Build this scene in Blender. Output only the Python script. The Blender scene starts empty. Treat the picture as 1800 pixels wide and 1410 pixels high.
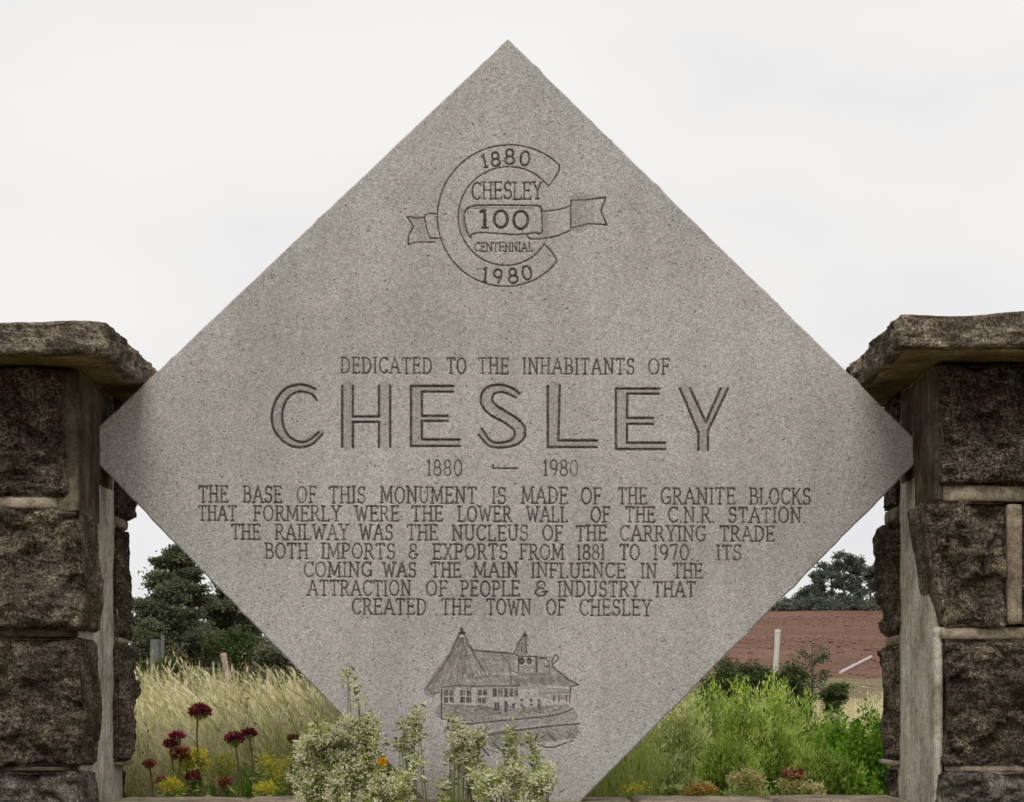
import bpy, bmesh, math, random
import numpy as np
from mathutils import Vector, noise, geometry
C = bpy.context.scene
col = C.collection
random.seed(7); RG = np.random.default_rng(11)

# ------------------------------------------------------------------ camera, sky, sun
FPX, DC, EYE, VX, VY = 3480.0, 5.8, 1.5, 900.0, 1250.0
cam_d = bpy.data.cameras.new('camera'); cam = bpy.data.objects.new('camera', cam_d); col.objects.link(cam)
cam.location = (0, -DC, EYE); cam.rotation_euler = (math.radians(90), 0, 0)
cam_d.sensor_fit = 'HORIZONTAL'; cam_d.sensor_width = 36; cam_d.lens = FPX/1800*36
cam_d.shift_y = (VY-705)/1800; cam_d.clip_end = 6000; cam_d.clip_start = 0.05
C.camera = cam
SUN_EL, SUN_ROT = math.radians(46), math.radians(184)
w = bpy.data.worlds.new('World'); C.world = w; w.use_nodes = True
nt = w.node_tree; nt.nodes.clear()
def N(nt, t, **k):
    n = nt.nodes.new(t)
    for a, b in k.items(): setattr(n, a, b)
    return n
sky = N(nt, 'ShaderNodeTexSky', sky_type='NISHITA', sun_disc=False, sun_elevation=SUN_EL, sun_rotation=SUN_ROT)
tc = N(nt, 'ShaderNodeTexCoord')
nz = N(nt, 'ShaderNodeTexNoise'); nz.inputs['Scale'].default_value = 2.2; nz.inputs['Detail'].default_value = 4
mp = N(nt, 'ShaderNodeMapping'); mp.inputs['Scale'].default_value = (1, 1, 2.2)
nt.links.new(tc.outputs['Generated'], mp.inputs['Vector']); nt.links.new(mp.outputs[0], nz.inputs['Vector'])
rp = N(nt, 'ShaderNodeValToRGB')
rp.color_ramp.elements[0].position = .38; rp.color_ramp.elements[0].color = (.775, .77, .785, 1)
rp.color_ramp.elements[1].position = .60; rp.color_ramp.elements[1].color = (.905, .885, .86, 1)
nt.links.new(nz.outputs['Fac'], rp.inputs['Fac'])
sc = N(nt, 'ShaderNodeVectorMath', operation='SCALE'); sc.inputs['Scale'].default_value = 10.4
nt.links.new(rp.outputs['Color'], sc.inputs[0])
mx = N(nt, 'ShaderNodeMix', data_type='RGBA'); mx.inputs['Factor'].default_value = .96
nt.links.new(sky.outputs[0], mx.inputs['A']); nt.links.new(sc.outputs[0], mx.inputs['B'])
bg = N(nt, 'ShaderNodeBackground'); bg.inputs['Strength'].default_value = .1
wo = N(nt, 'ShaderNodeOutputWorld')
nt.links.new(mx.outputs['Result'], bg.inputs['Color']); nt.links.new(bg.outputs[0], wo.inputs[0])
sd = bpy.data.lights.new('sun', 'SUN'); sd.energy = 1.5; sd.angle = math.radians(22); sd.color = (1, .97, .92)
sun = bpy.data.objects.new('sun', sd); col.objects.link(sun)
sdir = Vector((math.sin(SUN_ROT)*math.cos(SUN_EL), math.cos(SUN_ROT)*math.cos(SUN_EL), math.sin(SUN_EL)))
sun.rotation_euler = sdir.to_track_quat('Z', 'Y').to_euler(); sun.location = (0, -3, 8)
C.view_settings.view_transform = 'Standard'; C.view_settings.look = 'None'; C.view_settings.gamma = 1
C.view_settings.exposure = 0.0; C.view_settings.use_curve_mapping = False
C.render.engine = 'CYCLES'
C.render.resolution_x, C.render.resolution_y = 1024, 802

def PX(px, Y): return (px-VX)*(Y+DC)/FPX
def PZ(py, Y): return EYE+(VY-py)*(Y+DC)/FPX
def P(px, py, Y): return Vector((PX(px, Y), Y, PZ(py, Y)))

# ------------------------------------------------------------------ object helpers
def props(o, label=None, cat=None, group=None, kind=None):
    for k, v in (('label', label), ('category', cat), ('group', group), ('kind', kind)):
        if v: o[k] = v
    return o
def thing(name, loc, label, cat, group=None):
    o = bpy.data.objects.new(name, None); col.objects.link(o); o.location = loc; o.empty_display_size = .1
    return props(o, label, cat, group)
def wloc(o):
    v = Vector((0, 0, 0))
    while o: v += o.location; o = o.parent
    return v
def mesh_np(name, V, F, mat, parent=None, smooth=False, attrs=None, org=None):
    """V (n,3) world coords, F (m,k) equal sized faces; origin on the parent"""
    V = np.asarray(V, dtype=np.float64); F = np.asarray(F, dtype=np.int32)
    off = wloc(parent) if parent else Vector(org or (0, 0, 0))
    V = V-np.array(off)
    me = bpy.data.meshes.new(name); k = F.shape[1]
    me.vertices.add(len(V)); me.vertices.foreach_set('co', V.astype(np.float32).ravel())
    me.loops.add(F.size); me.loops.foreach_set('vertex_index', F.ravel())
    me.polygons.add(len(F)); me.polygons.foreach_set('loop_start', np.arange(0, F.size, k, dtype=np.int32))
    me.update(calc_edges=True); me.validate()
    if smooth: me.polygons.foreach_set('use_smooth', np.ones(len(me.polygons), dtype=bool))
    for an, av in (attrs or {}).items():
        a = me.attributes.new(an, 'FLOAT', 'POINT'); a.data.foreach_set('value', np.asarray(av, dtype=np.float32))
    me.materials.append(mat)
    o = bpy.data.objects.new(name, me); col.objects.link(o)
    if parent: o.parent = parent
    else: o.location = off
    return o
def box_mesh(name, x0, x1, y0, y1, z0, z1, mat, parent=None, bev=.004):
    bm = bmesh.new(); bmesh.ops.create_cube(bm, size=1)
    for v in bm.verts: v.co = Vector(((x0+x1)/2+v.co.x*(x1-x0), (y0+y1)/2+v.co.y*(y1-y0), (z0+z1)/2+v.co.z*(z1-z0)))
    if bev: bmesh.ops.bevel(bm, geom=bm.edges, offset=bev, segments=2, affect='EDGES')
    off = wloc(parent) if parent else Vector((0, 0, 0))
    for v in bm.verts: v.co -= off
    me = bpy.data.meshes.new(name); bm.to_mesh(me); bm.free(); me.materials.append(mat)
    o = bpy.data.objects.new(name, me); col.objects.link(o)
    if parent: o.parent = parent
    return o

# ------------------------------------------------------------------ material helpers
class MB:
    def __init__(s, name, rough=.9, spec=.2):
        s.m = bpy.data.materials.new(name); s.m.use_nodes = True; s.nt = s.m.node_tree; s.nt.nodes.clear()
        s.out = s.n('ShaderNodeOutputMaterial'); s.b = s.n('ShaderNodeBsdfPrincipled')
        s.b.inputs['Roughness'].default_value = rough; s.b.inputs['Specular IOR Level'].default_value = spec
        s.l(s.b.outputs[0], s.out.inputs[0]); s.tc = s.n('ShaderNodeTexCoord'); s.co = s.tc.outputs['Object']
    def n(s, t, **k): return N(s.nt, t, **k)
    def l(s, a, b): s.nt.links.new(a, b)
    def map(s, scale, loc=(0, 0, 0), rot=(0, 0, 0)):
        m = s.n('ShaderNodeMapping'); m.inputs['Rotation'].default_value = rot; m.inputs['Scale'].default_value = scale; m.inputs['Location'].default_value = loc
        s.l(s.co, m.inputs[0]); return m.outputs[0]
    def noise(s, scale, detail=4, rough=.55, vec=None, dist=0):
        n = s.n('ShaderNodeTexNoise'); n.inputs['Scale'].default_value = scale; n.inputs['Detail'].default_value = detail
        n.inputs['Roughness'].default_value = rough; n.inputs['Distortion'].default_value = dist
        s.l(vec or s.co, n.inputs['Vector']); return n.outputs['Fac']
    def ramp(s, fac, stops):
        r = s.n('ShaderNodeValToRGB'); e = r.color_ramp.elements
        while len(e) < len(stops): e.new(.5)
        for el, (p, c) in zip(e, stops):
            el.position = p; el.color = (c if hasattr(c, '__len__') else (c, c, c))[:3]+(1,) if hasattr(c, '__len__') else (c, c, c, 1)
        s.l(fac, r.inputs[0]); return r.outputs[0]
    def mix(s, fac, a, b, mode='MIX'):
        m = s.n('ShaderNodeMix', data_type='RGBA', blend_type=mode)
        for sk, v in ((m.inputs['Factor'], fac), (m.inputs['A'], a), (m.inputs['B'], b)):
            if isinstance(v, (int, float)): sk.default_value = v if sk.type == 'VALUE' else (v, v, v, 1)
            elif isinstance(v, tuple): sk.default_value = v+(1,)
            else: s.l(v, sk)
        return m.outputs['Result']
    def attr(s, name): 
        a = s.n('ShaderNodeAttribute'); a.attribute_name = name; return a.outputs['Fac']
    def bump(s, h, strength=.5, dist=.01, prev=None):
        b = s.n('ShaderNodeBump'); b.inputs['Strength'].default_value = strength; b.inputs['Distance'].default_value = dist
        s.l(h, b.inputs['Height']); 
        if prev: s.l(prev, b.inputs['Normal'])
        return b.outputs[0]
    def fin(s, color, normal=None):
        if isinstance(color, tuple): s.b.inputs['Base Color'].default_value = color+(1,)
        else: s.l(color, s.b.inputs['Base Color'])
        if normal: s.l(normal, s.b.inputs['Normal'])
        return s.m

def mat_slab():
    m = MB('sawn_grey_stone', .85, .25)
    q1 = m.map((1, 1, 1), (3, 1, 2), (.6, .9, .4)); q2 = m.map((1, 1, 1), (1, 5, 2), (1.1, .5, .8))
    g1 = m.noise(190, 4, .85, q1, .4); g2 = m.noise(70, 5, .8, q2, .5)
    base = m.ramp(g1, [(.36, (.11, .105, .098)), (.5, (.435, .42, .402)), (.64, (.84, .815, .785))])
    b2 = m.ramp(g2, [(.33, (.24, .228, .212)), (.5, (.432, .416, .396)), (.66, (.58, .56, .535))])
    c = m.mix(.45, base, b2)
    big = m.noise(1.7, 5, .6); c = m.mix(1, c, m.ramp(big, [(.34, (.84, .84, .83)), (.5, (1., 1., .99)), (.66, (1.07, 1.06, 1.05))]), 'MULTIPLY')
    # rain streaks
    st = m.noise(1, 5, .6, vec=m.map((14, 1, .9))); c = m.mix(1, c, m.ramp(st, [(.3, .91), (.6, 1.03)]), 'MULTIPLY')
    # dark pits
    pit = m.n('ShaderNodeTexVoronoi'); pit.inputs['Scale'].default_value = 60; m.l(m.co, pit.inputs['Vector'])
    pm = m.ramp(pit.outputs['Distance'], [(.10, 1.), (.22, 0.)])
    sel = m.ramp(m.noise(23, 2), [(.52, 0.), (.6, .8)])
    pits = m.mix(1, pm, sel, 'MULTIPLY')
    c = m.mix(pits, c, (.13, .125, .115))
    al = m.ramp(m.noise(2.3, 7, .7), [(.52, 0.), (.72, .34)]); c = m.mix(al, c, (.26, .26, .22))
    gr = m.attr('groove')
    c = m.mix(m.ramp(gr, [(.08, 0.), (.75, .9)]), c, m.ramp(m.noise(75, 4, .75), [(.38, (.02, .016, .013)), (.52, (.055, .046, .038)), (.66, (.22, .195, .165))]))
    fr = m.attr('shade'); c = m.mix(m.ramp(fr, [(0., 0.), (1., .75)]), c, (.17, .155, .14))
    n = m.bump(g1, .55, .004); n = m.bump(g2, .5, .006, n); inv = m.mix(1, (1., 1., 1.), pits, 'SUBTRACT'); n = m.bump(inv, .7, .004, n)
    return m.fin(c, n)
def mat_granite(name, dark, mid, light, lich, moss, seed=0, lf=.62):
    m = MB(name, .95, .12)
    v = m.map((1, 1, 1), (seed*3.1, seed*1.7, seed))
    f = m.noise(125, 5, .9, v); g = m.noise(11, 7, .7, v); lay = m.noise(1, 6, .7, m.map((12, 12, 55), (seed, 0, seed)))
    c = m.ramp(f, [(.38, dark), (.5, mid), (.60, light), (.72, tuple(min(1, x*1.7) for x in light))])
    c = m.mix(1, c, m.ramp(g, [(.36, .35), (.5, .95), (.64, 1.9)]), 'MULTIPLY')
    c = m.mix(1, c, m.ramp(lay, [(.36, .5), (.62, 1.35)]), 'MULTIPLY')
    l = m.noise(21, 9, .82, v, .8); c = m.mix(m.ramp(l, [(lf-.02, 0.), (lf+.10, .75)]), c, m.mix(m.ramp(f, [(.4, 0.), (.6, 1.)]), mid, lich))
    l2 = m.noise(48, 5, .8, v); c = m.mix(m.ramp(l2, [(.57, 0.), (.66, .7)]), c, lich)
    mo = m.noise(6, 6, .7, v); c = m.mix(m.ramp(mo, [(.50, 0.), (.68, .5)]), c, moss)
    n = m.bump(f, 1., .010); n = m.bump(g, 1., .04, n); n = m.bump(lay, .8, .014, n); n = m.bump(l, .6, .008, n)
    return m.fin(c, n)
def mat_mortar(name, c0, c1, c2, streak=1.):
    m = MB(name, .95, .1)
    a = m.noise(7, 6, .65); s = m.noise(1, 6, .7, m.map((16, 16, 2.6)), .8); f = m.noise(130, 5, .85); p = m.noise(34, 6, .75)
    c = m.ramp(a, [(.3, c0), (.5, c1), (.7, c2)])
    c = m.mix(streak, c, m.ramp(s, [(.34, .66), (.5, .98), (.66, 1.15)]), 'MULTIPLY')
    c = m.mix(.8, c, m.ramp(f, [(.36, .5), (.62, 1.25)]), 'MULTIPLY')
    c = m.mix(1, c, m.ramp(p, [(.36, .62), (.5, 1.), (.66, 1.1)]), 'MULTIPLY')
    n = m.bump(f, .8, .005); n = m.bump(p, .7, .01, n); n = m.bump(a, .5, .02, n)
    return m.fin(c, n)
def mat_leaf(name, stops, trans=.35, rough=.6):
    m = MB(name, rough, .25)
    c = m.ramp(m.attr('tint'), stops)
    g = m.ramp(m.noise(3, 3), [(.3, .8), (.7, 1.2)]); c = m.mix(1, c, g, 'MULTIPLY')
    m.fin(c)
    t = m.n('ShaderNodeBsdfTranslucent'); m.l(c, t.inputs['Color'])
    ms = m.n('ShaderNodeMixShader'); ms.inputs[0].default_value = trans
    m.l(m.b.outputs[0], ms.inputs[1]); m.l(t.outputs[0], ms.inputs[2]); m.l(ms.outputs[0], m.out.inputs[0])
    return m.m
def mat_plain(name, a, b, scale=30, rough=.9, vec=(1, 1, 1)):
    m = MB(name, rough, .15); f = m.noise(scale, 5, .65, m.map(vec))
    return m.fin(m.ramp(f, [(.3, a), (.7, b)]), m.bump(f, .4, .01))

M_SLAB = mat_slab()
M_GR = [mat_granite('dark_granite_%s' % n, d, mi, li, lc, mo, i, lf) for i, (n, d, mi, li, lc, mo, lf) in enumerate([
    ('brown', (.012, .009, .007), (.100, .076, .054), (.38, .305, .225), (.36, .32, .26), (.045, .042, .02), .62),
    ('black', (.009, .007, .006), (.068, .052, .038), (.33, .265, .20), (.34, .30, .25), (.03, .028, .017), .62),
    ('warm', (.020, .015, .011), (.130, .100, .070), (.45, .365, .27), (.44, .39, .32), (.06, .056, .028), .62),
    ('lichened', (.035, .030, .024), (.16, .145, .12), (.42, .39, .33), (.50, .50, .42), (.10, .11, .065), .54)])]
M_CAP = mat_granite('cap_stone', (.045, .034, .024), (.25, .20, .15), (.62, .53, .42), (.58, .51, .42), (.075, .065, .032), 9, .60)
M_MORT = mat_mortar('weathered_concrete', (.36, .30, .22), (.60, .54, .45), (.80, .75, .67))
M_MORTD = mat_mortar('dirty_mortar', (.035, .028, .018), (.10, .08, .055), (.22, .18, .13))
M_BED = mat_mortar('olive_stained_bedding', (.10, .075, .03), (.24, .18, .08), (.40, .32, .18), .4)
M_JOINT = mat_mortar('pointing_mortar', (.14, .11, .075), (.33, .27, .195), (.58, .49, .38), .5)

# ------------------------------------------------------------------ ground
def sstep(a, b, x): 
    t = np.clip((x-a)/(b-a), 0, 1); return t*t*(3-2*t)
def hgt(X, Y):
    X = np.asarray(X, float); Y = np.asarray(Y, float)
    z = np.interp(Y, [-2000, -5, -1.2, 12, 40, 85, 250, 330, 600, 3000], [0, 0, .95, .95, 1.5, 3.1, 14.6, 15.5, 13, 5])
    zl = np.interp(Y, [-2000, -5, -1.2, 12, 40, 85, 250, 330, 600, 3000], [0, 0, .95, .95, 1.5, 2.6, 9, 9, 8, 5])
    t = sstep(-30, 20, X); z = z*t+zl*(1-t)
    return z+.05*np.sin(X*1.3+Y*.7)*sstep(1, 4, Y)+.15*np.sin(X*.11+2)*np.sin(Y*.09)*sstep(20, 60, Y)
def sheet(name, xs, ys, mat):
    X, Y = np.meshgrid(xs, ys); Z = hgt(X, Y); nx, ny = len(xs), len(ys)
    V = np.stack([X.ravel(), Y.ravel(), Z.ravel()], 1)
    i = np.arange(nx*ny).reshape(ny, nx)
    F = np.stack([i[:-1, :-1].ravel(), i[:-1, 1:].ravel(), i[1:, 1:].ravel(), i[1:, :-1].ravel()], 1)
    return props(mesh_np(name, V, F, mat, smooth=True), kind='structure')
def axis(lim, n, p=2.2):
    t = np.linspace(-1, 1, n); return np.sign(t)*np.abs(t)**p*lim
def mat_ground():
    m = MB('dry_meadow_soil', 1, .05)
    a = m.noise(.8, 6, .7); b = m.noise(25, 5, .7)
    c = m.ramp(a, [(.35, (.13, .12, .05)), (.5, (.24, .20, .11)), (.68, (.36, .29, .19))])
    c = m.mix(1, c, m.ramp(b, [(.3, .55), (.65, 1.25)]), 'MULTIPLY')
    return m.fin(c, m.bump(b, .8, .05))
def mat_plough():
    m = MB('ploughed_earth', 1, .05)
    a = m.noise(.05, 5, .6); b = m.noise(1.4, 6, .75); r = m.noise(1, 4, .6, m.map((.06, .9, .9)))
    c = m.ramp(a, [(.35, (.145, .080, .057)), (.5, (.178, .10, .073)), (.65, (.21, .122, .09))])
    c = m.mix(1, c, m.ramp(b, [(.3, .72), (.65, 1.15)]), 'MULTIPLY'); c = m.mix(1, c, m.ramp(r, [(.3, .94), (.65, 1.04)]), 'MULTIPLY')
    c = m.mix(1, c, m.ramp(m.noise(3.2, 5, .85), [(.38, .72), (.5, 1.), (.63, 1.3)]), 'MULTIPLY')
    c = m.mix(m.ramp(m.noise(.11, 6, .75), [(.56, 0.), (.68, .6)]), c, (.115, .11, .05))
    return m.fin(c, m.bump(b, .5, .05))
xs = axis(1600, 141, 2.6)
ysA = np.unique(np.concatenate([[-1500, -600, -200, -80, -40, -20, -10], np.arange(-6, 12, .4), np.arange(12, 86, 2.), [85]])); ysA = ysA[ysA <= 85]
ysB = np.concatenate([[85], np.arange(90, 260, 8.)]); ysC = np.concatenate([[ysB[-1]], [275, 300, 330, 400, 500, 700, 1000, 1500, 2200, 3000]])
M_GROUND = mat_ground()
sheet('ground', xs, ysA, M_GROUND); sheet('ploughed_field', xs, ysB, mat_plough()); sheet('far_meadow', xs, ysC, M_GROUND)

# ------------------------------------------------------------------ slab with carved lettering
SY = 0.0
def arc(cx, cy, rx, ry, a0, a1, n=12):
    return [(cx+rx*math.cos(math.radians(a0+(a1-a0)*i/n)), cy+ry*math.sin(math.radians(a0+(a1-a0)*i/n))) for i in range(n+1)]
def sf(x, y, d=.11): return [(x-d, y), (x+d, y)]
G = {}   # glyph: (width, polylines) in a box width x 1
G['A'] = (.72, [[(.04, 0), (.36, 1), (.68, 0)], [(.14, .36), (.58, .36)], sf(.05, 0), sf(.67, 0)])
G['B'] = (.58, [[(.1, 0), (.1, 1)], [(.1, 1), (.3, 1)]+arc(.3, .77, .2, .23, 90, -90)+[(.1, .54)], [(.3, .54)]+arc(.32, .27, .24, .27, 90, -90)+[(.1, 0)], [(0, 1), (.1, 1)], [(0, 0), (.1, 0)]])
G['C'] = (.62, [arc(.36, .5, .32, .5, 42, 318, 20), [(.6, .84), (.6, .98)]])
G['D'] = (.66, [[(.1, 0), (.1, 1)], [(0, 1), (.26, 1)]+arc(.26, .5, .36, .5, 90, -90, 16)+[(0, 0)]])
G['E'] = (.56, [[(.1, 0), (.1, 1)], [(0, 1), (.52, 1), (.52, .88)], [(.1, .52), (.42, .52)], [(0, 0), (.54, 0), (.54, .12)], [(.42, .45), (.42, .59)]])
G['F'] = (.52, [[(.1, 0), (.1, 1)], [(0, 1), (.5, 1), (.5, .88)], [(.1, .52), (.4, .52)], sf(.1, 0), [(.4, .45), (.4, .59)]])
G['G'] = (.66, [arc(.36, .5, .32, .5, 42, 330, 20), [(.6, .84), (.6, .98)], [(.42, .42), (.66, .42)], [(.62, .42), (.62, .05)]])
G['H'] = (.68, [[(.1, 0), (.1, 1)], [(.58, 0), (.58, 1)], [(.1, .52), (.58, .52)], sf(.1, 0), sf(.58, 0), sf(.1, 1), sf(.58, 1)])
G['I'] = (.24, [[(.12, 0), (.12, 1)], sf(.12, 0), sf(.12, 1)])
G['K'] = (.64, [[(.1, 0), (.1, 1)], [(.56, 1), (.1, .42)], [(.24, .58), (.6, 0)], sf(.1, 0), sf(.1, 1), sf(.58, 0)])
G['L'] = (.54, [[(.1, 0), (.1, 1)], [(0, 0), (.52, 0), (.52, .14)], sf(.1, 1)])
G['M'] = (.84, [[(.08, 0), (.12, 1), (.42, .12), (.72, 1), (.76, 0)], sf(.08, 0), sf(.76, 0), [(.02, 1), (.12, 1)], [(.72, 1), (.82, 1)]])
G['N'] = (.7, [[(.1, 0), (.1, 1), (.6, 0), (.6, 1)], sf(.1, 0), [(0, 1), (.1, 1)], sf(.6, 1)])
G['O'] = (.7, [arc(.35, .5, .32, .5, 0, 360, 26)])
G['P'] = (.56, [[(.1, 0), (.1, 1)], [(0, 1), (.28, 1)]+arc(.28, .74, .24, .26, 90, -90)+[(.1, .48)], sf(.1, 0)])
G['R'] = (.62, [[(.1, 0), (.1, 1)], [(0, 1), (.28, 1)]+arc(.28, .75, .22, .25, 90, -90)+[(.1, .5)], [(.3, .5), (.58, 0), (.64, 0)], sf(.1, 0)])
G['S'] = (.54, [arc(.27, .745, .2, .255, 25, 250, 14)+arc(.27, .265, .23, .265, 70, -155, 14), [(.47, .8), (.47, .98)], [(.05, .02), (.05, .2)]])
G['T'] = (.6, [[(.3, 0), (.3, 1)], [(.02, .86), (.02, 1), (.58, 1), (.58, .86)], sf(.3, 0)])
G['U'] = (.68, [[(.1, 1), (.1, .3)]+arc(.34, .3, .24, .3, 180, 360)+[(.58, 1)], sf(.1, 1), sf(.58, 1)])
G['W'] = (.92, [[(.06, 1), (.26, 0), (.46, .88), (.66, 0), (.86, 1)], sf(.06, 1), sf(.86, 1)])
G['X'] = (.64, [[(.08, 0), (.56, 1)], [(.08, 1), (.56, 0)], sf(.08, 0), sf(.56, 1), sf(.08, 1), sf(.56, 0)])
G['Y'] = (.64, [[(.06, 1), (.32, .48), (.58, 1)], [(.32, .48), (.32, 0)], sf(.32, 0), sf(.06, 1), sf(.58, 1)])
G['&'] = (.6, [arc(.32, .76, .18, .24, -20, 270, 14), [(.32, .52)]+arc(.3, .26, .24, .26, 90, 360, 14), [(.3, .52), (.44, .52)], [(.42, .3), (.62, .3)]])
G['.'] = (.12, [[(.05, 0), (.07, .03)]])
G['0'] = (.56, [arc(.28, .5, .25, .5, 0, 360, 24)])
G['1'] = (.26, [[(.13, 0), (.13, 1), (.02, .86)], sf(.13, 0, .09)])
G['7'] = (.5, [[(.02, 1), (.46, 1), (.2, 0)], [(.02, 1), (.02, .88)]])
G['8'] = (.54, [arc(.27, .75, .19, .25, 0, 360, 20), arc(.27, .26, .24, .26, 0, 360, 20)])
G['9'] = (.54, [arc(.27, .7, .23, .3, 0, 360, 20), [(.5, .7), (.47, .35), (.32, .02)]])
TILT = .0042
def word(S, t, x0, x1, yt, yb, wd=3.1, tilt=TILT, gap=.17):
    """append strokes (pts, width px, depth factor, dirt) for a word fitted into x0..x1, yt..yb"""
    tot = sum(G[c][0] for c in t)+gap*(len(t)-1); sx = (x1-x0)/tot; h = yb-yt; x = x0
    for c in t:
        gw, pl = G[c]
        jy = random.uniform(-.5, .5)
        for p in pl:
            S.append(([(x+a*sx, yb-b*h+jy+(x-600)*tilt) for a, b in p], wd*random.uniform(.82, 1.12), 1., random.uniform(.74, 1.)))
        x += (gw+gap)*sx
PATCH = []     # (part name, x0, x1, y0, y1, strokes, step)
def patch(name, x0, x1, y0, y1, S, step=1.2): PATCH.append((name, x0, x1, y0, y1, S, step))
S = []
for t, a, b in (('DEDICATED', 599, 759), ('TO', 786, 819), ('THE', 841, 894), ('INHABITANTS', 919, 1115), ('OF', 1140, 1177)): word(S, t, a, b, 629, 656, 3.0)
patch('dedication_line', 590, 1190, 622, 667, S)
LN = [(856, 884, [('THE', 350, 400), ('BASE', 427.5, 495), ('OF', 522, 556), ('THIS', 579, 642), ('MONUMENT', 669, 837), ('IS', 865, 889), ('MADE', 917, 998), ('OF', 1022, 1057), ('THE', 1087, 1137), ('GRANITE', 1162, 1292), ('BLOCKS', 1318, 1425)]),
      (890, 916, [('THAT', 349, 415), ('FORMERLY', 446, 599), ('WERE', 624, 701), ('THE', 724, 778), ('LOWER', 805, 899), ('WALL', 926, 998), ('OF', 1039, 1072), ('THE', 1100, 1151), ('C.N.R.', 1175, 1256), ('STATION.', 1281, 1415)]),
      (923, 949, [('THE', 407, 457), ('RAILWAY', 484, 612), ('WAS', 632, 690), ('THE', 716, 769), ('NUCLEUS', 795, 928), ('OF', 954, 989), ('THE', 1013, 1066), ('CARRYING', 1090, 1240), ('TRADE', 1266, 1361)]),
      (956, 982, [('BOTH', 466, 541), ('IMPORTS', 565, 694), ('&', 718, 734), ('EXPORTS', 761, 892), ('FROM', 914, 991), ('1881', 1015, 1063), ('TO', 1090, 1124), ('1970.', 1149, 1218), ('ITS', 1260, 1303)]),
      (989, 1014, [('COMING', 534, 653), ('WAS', 673, 731), ('THE', 758, 810), ('MAIN', 833, 910), ('INFLUENCE', 934, 1099), ('IN', 1127, 1154), ('THE', 1184, 1234)]),
      (1021, 1047, [('ATTRACTION', 541, 722), ('OF', 749, 786), ('PEOPLE', 810, 913), ('&', 939, 962), ('INDUSTRY', 981, 1125), ('THAT', 1149, 1222)]),
      (1053, 1080, [('CREATED', 619, 749), ('THE', 776, 829), ('TOWN', 856, 933), ('OF', 961, 993), ('CHESLEY', 1019, 1145)])]
edges_y = [851, 888, 920.5, 953, 986, 1018, 1051, 1088]
for k, (yt, yb, ws) in enumerate(LN):
    S = []
    for t, a, b in ws: word(S, t, a, b, yt, yb, 3.3, gap=.15)
    patch('inscription_line', ws[0][1]-8, ws[-1][2]+8, edges_y[k], edges_y[k+1], S)
S = []; word(S, '1880', 751, 812, 809, 836, 2.8); patch('year_line', 742, 822, 800, 846, S)
S = []; word(S, '1980', 956, 1016, 808, 835, 2.8); patch('year_line', 946, 1026, 800, 846, S)
patch('engraved_dash', 858, 918, 808, 834, [([(866, 823), (910, 823.5)], 3, 1, 1), ([(867, 818), (867, 823)], 3, 1, 1)])
def c1(p): return [(440+.25556*u, 610+.25556*v) for u, v in p]
def c2(p): return [(860+.25556*u, 610+.25556*v) for u, v in p]
def smooth_pts(p, n=6):
    if len(p) < 3: return p
    q = []; P_ = [p[0]]+list(p)+[p[-1]]
    for i in range(1, len(P_)-2):
        for k in range(n):
            t = k/n; a, b, c, d = P_[i-1], P_[i], P_[i+1], P_[i+2]
            q.append(tuple(.5*((2*b[j])+(-a[j]+c[j])*t+(2*a[j]-5*b[j]+4*c[j]-d[j])*t*t+(-a[j]+3*b[j]-3*c[j]+d[j])*t**3) for j in (0, 1)))
    q.append(p[-1]); return q
WB = 5.0
def big(lines, fills, conv):
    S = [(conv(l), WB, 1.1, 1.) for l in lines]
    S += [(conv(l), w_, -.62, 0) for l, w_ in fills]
    return S
LC = big([smooth_pts([(445, 290), (385, 266), (325, 262), (240, 290), (175, 370), (148, 470), (160, 560), (215, 640), (290, 685), (360, 690), (430, 665), (495, 600)]),
          smooth_pts([(455, 365), (420, 325), (350, 308), (290, 325), (240, 380), (218, 470), (232, 560), (275, 625), (340, 655), (400, 645), (470, 590)])],
         [(smooth_pts([(440, 305), (340, 285), (265, 310), (205, 380), (183, 470), (196, 560), (245, 632), (340, 672), (480, 598)]), 14)], c1)
LH = big([[(632, 270), (632, 690)], [(705, 270), (705, 480), (885, 480), (885, 270)], [(705, 690), (705, 517), (885, 517), (885, 690)], [(962, 270), (962, 690)]],
         [([(669, 270), (669, 690)], 17), ([(924, 270), (924, 690)], 18)], c1)
LE = big([[(1395, 270), (1105, 270), (1105, 682), (1440, 682)], [(1395, 308), (1180, 308), (1180, 476), (1358, 476)], [(1358, 510), (1180, 510), (1180, 638), (1440, 638)]],
         [([(1142, 275), (1142, 675)], 17), ([(1180, 290), (1395, 290)], 7), ([(1180, 660), (1435, 660)], 9), ([(1180, 493), (1358, 493)], 6)], c1)
s1 = smooth_pts([(906, 699), (886, 690), (870, 692), (865, 702), (871, 712), (891, 725), (911, 738), (922, 752), (922, 768), (911, 780), (893, 786), (875, 787), (858, 783), (842, 765)])
s2 = smooth_pts([(913, 692), (897, 681), (876, 677), (857, 681), (846, 695), (847, 712), (860, 728), (886, 743), (901, 754), (905, 763), (901, 772), (891, 777), (873, 779), (860, 773), (847, 754)])
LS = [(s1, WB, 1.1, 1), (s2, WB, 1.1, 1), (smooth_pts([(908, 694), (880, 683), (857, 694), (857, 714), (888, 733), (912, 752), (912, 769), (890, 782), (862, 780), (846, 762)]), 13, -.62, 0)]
LL = big([[(403, 270), (403, 690), (740, 690)], [(485, 270), (475, 645), (740, 645)]], [([(443, 275), (440, 680)], 19), ([(475, 668), (740, 668)], 9)], c2)
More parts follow.
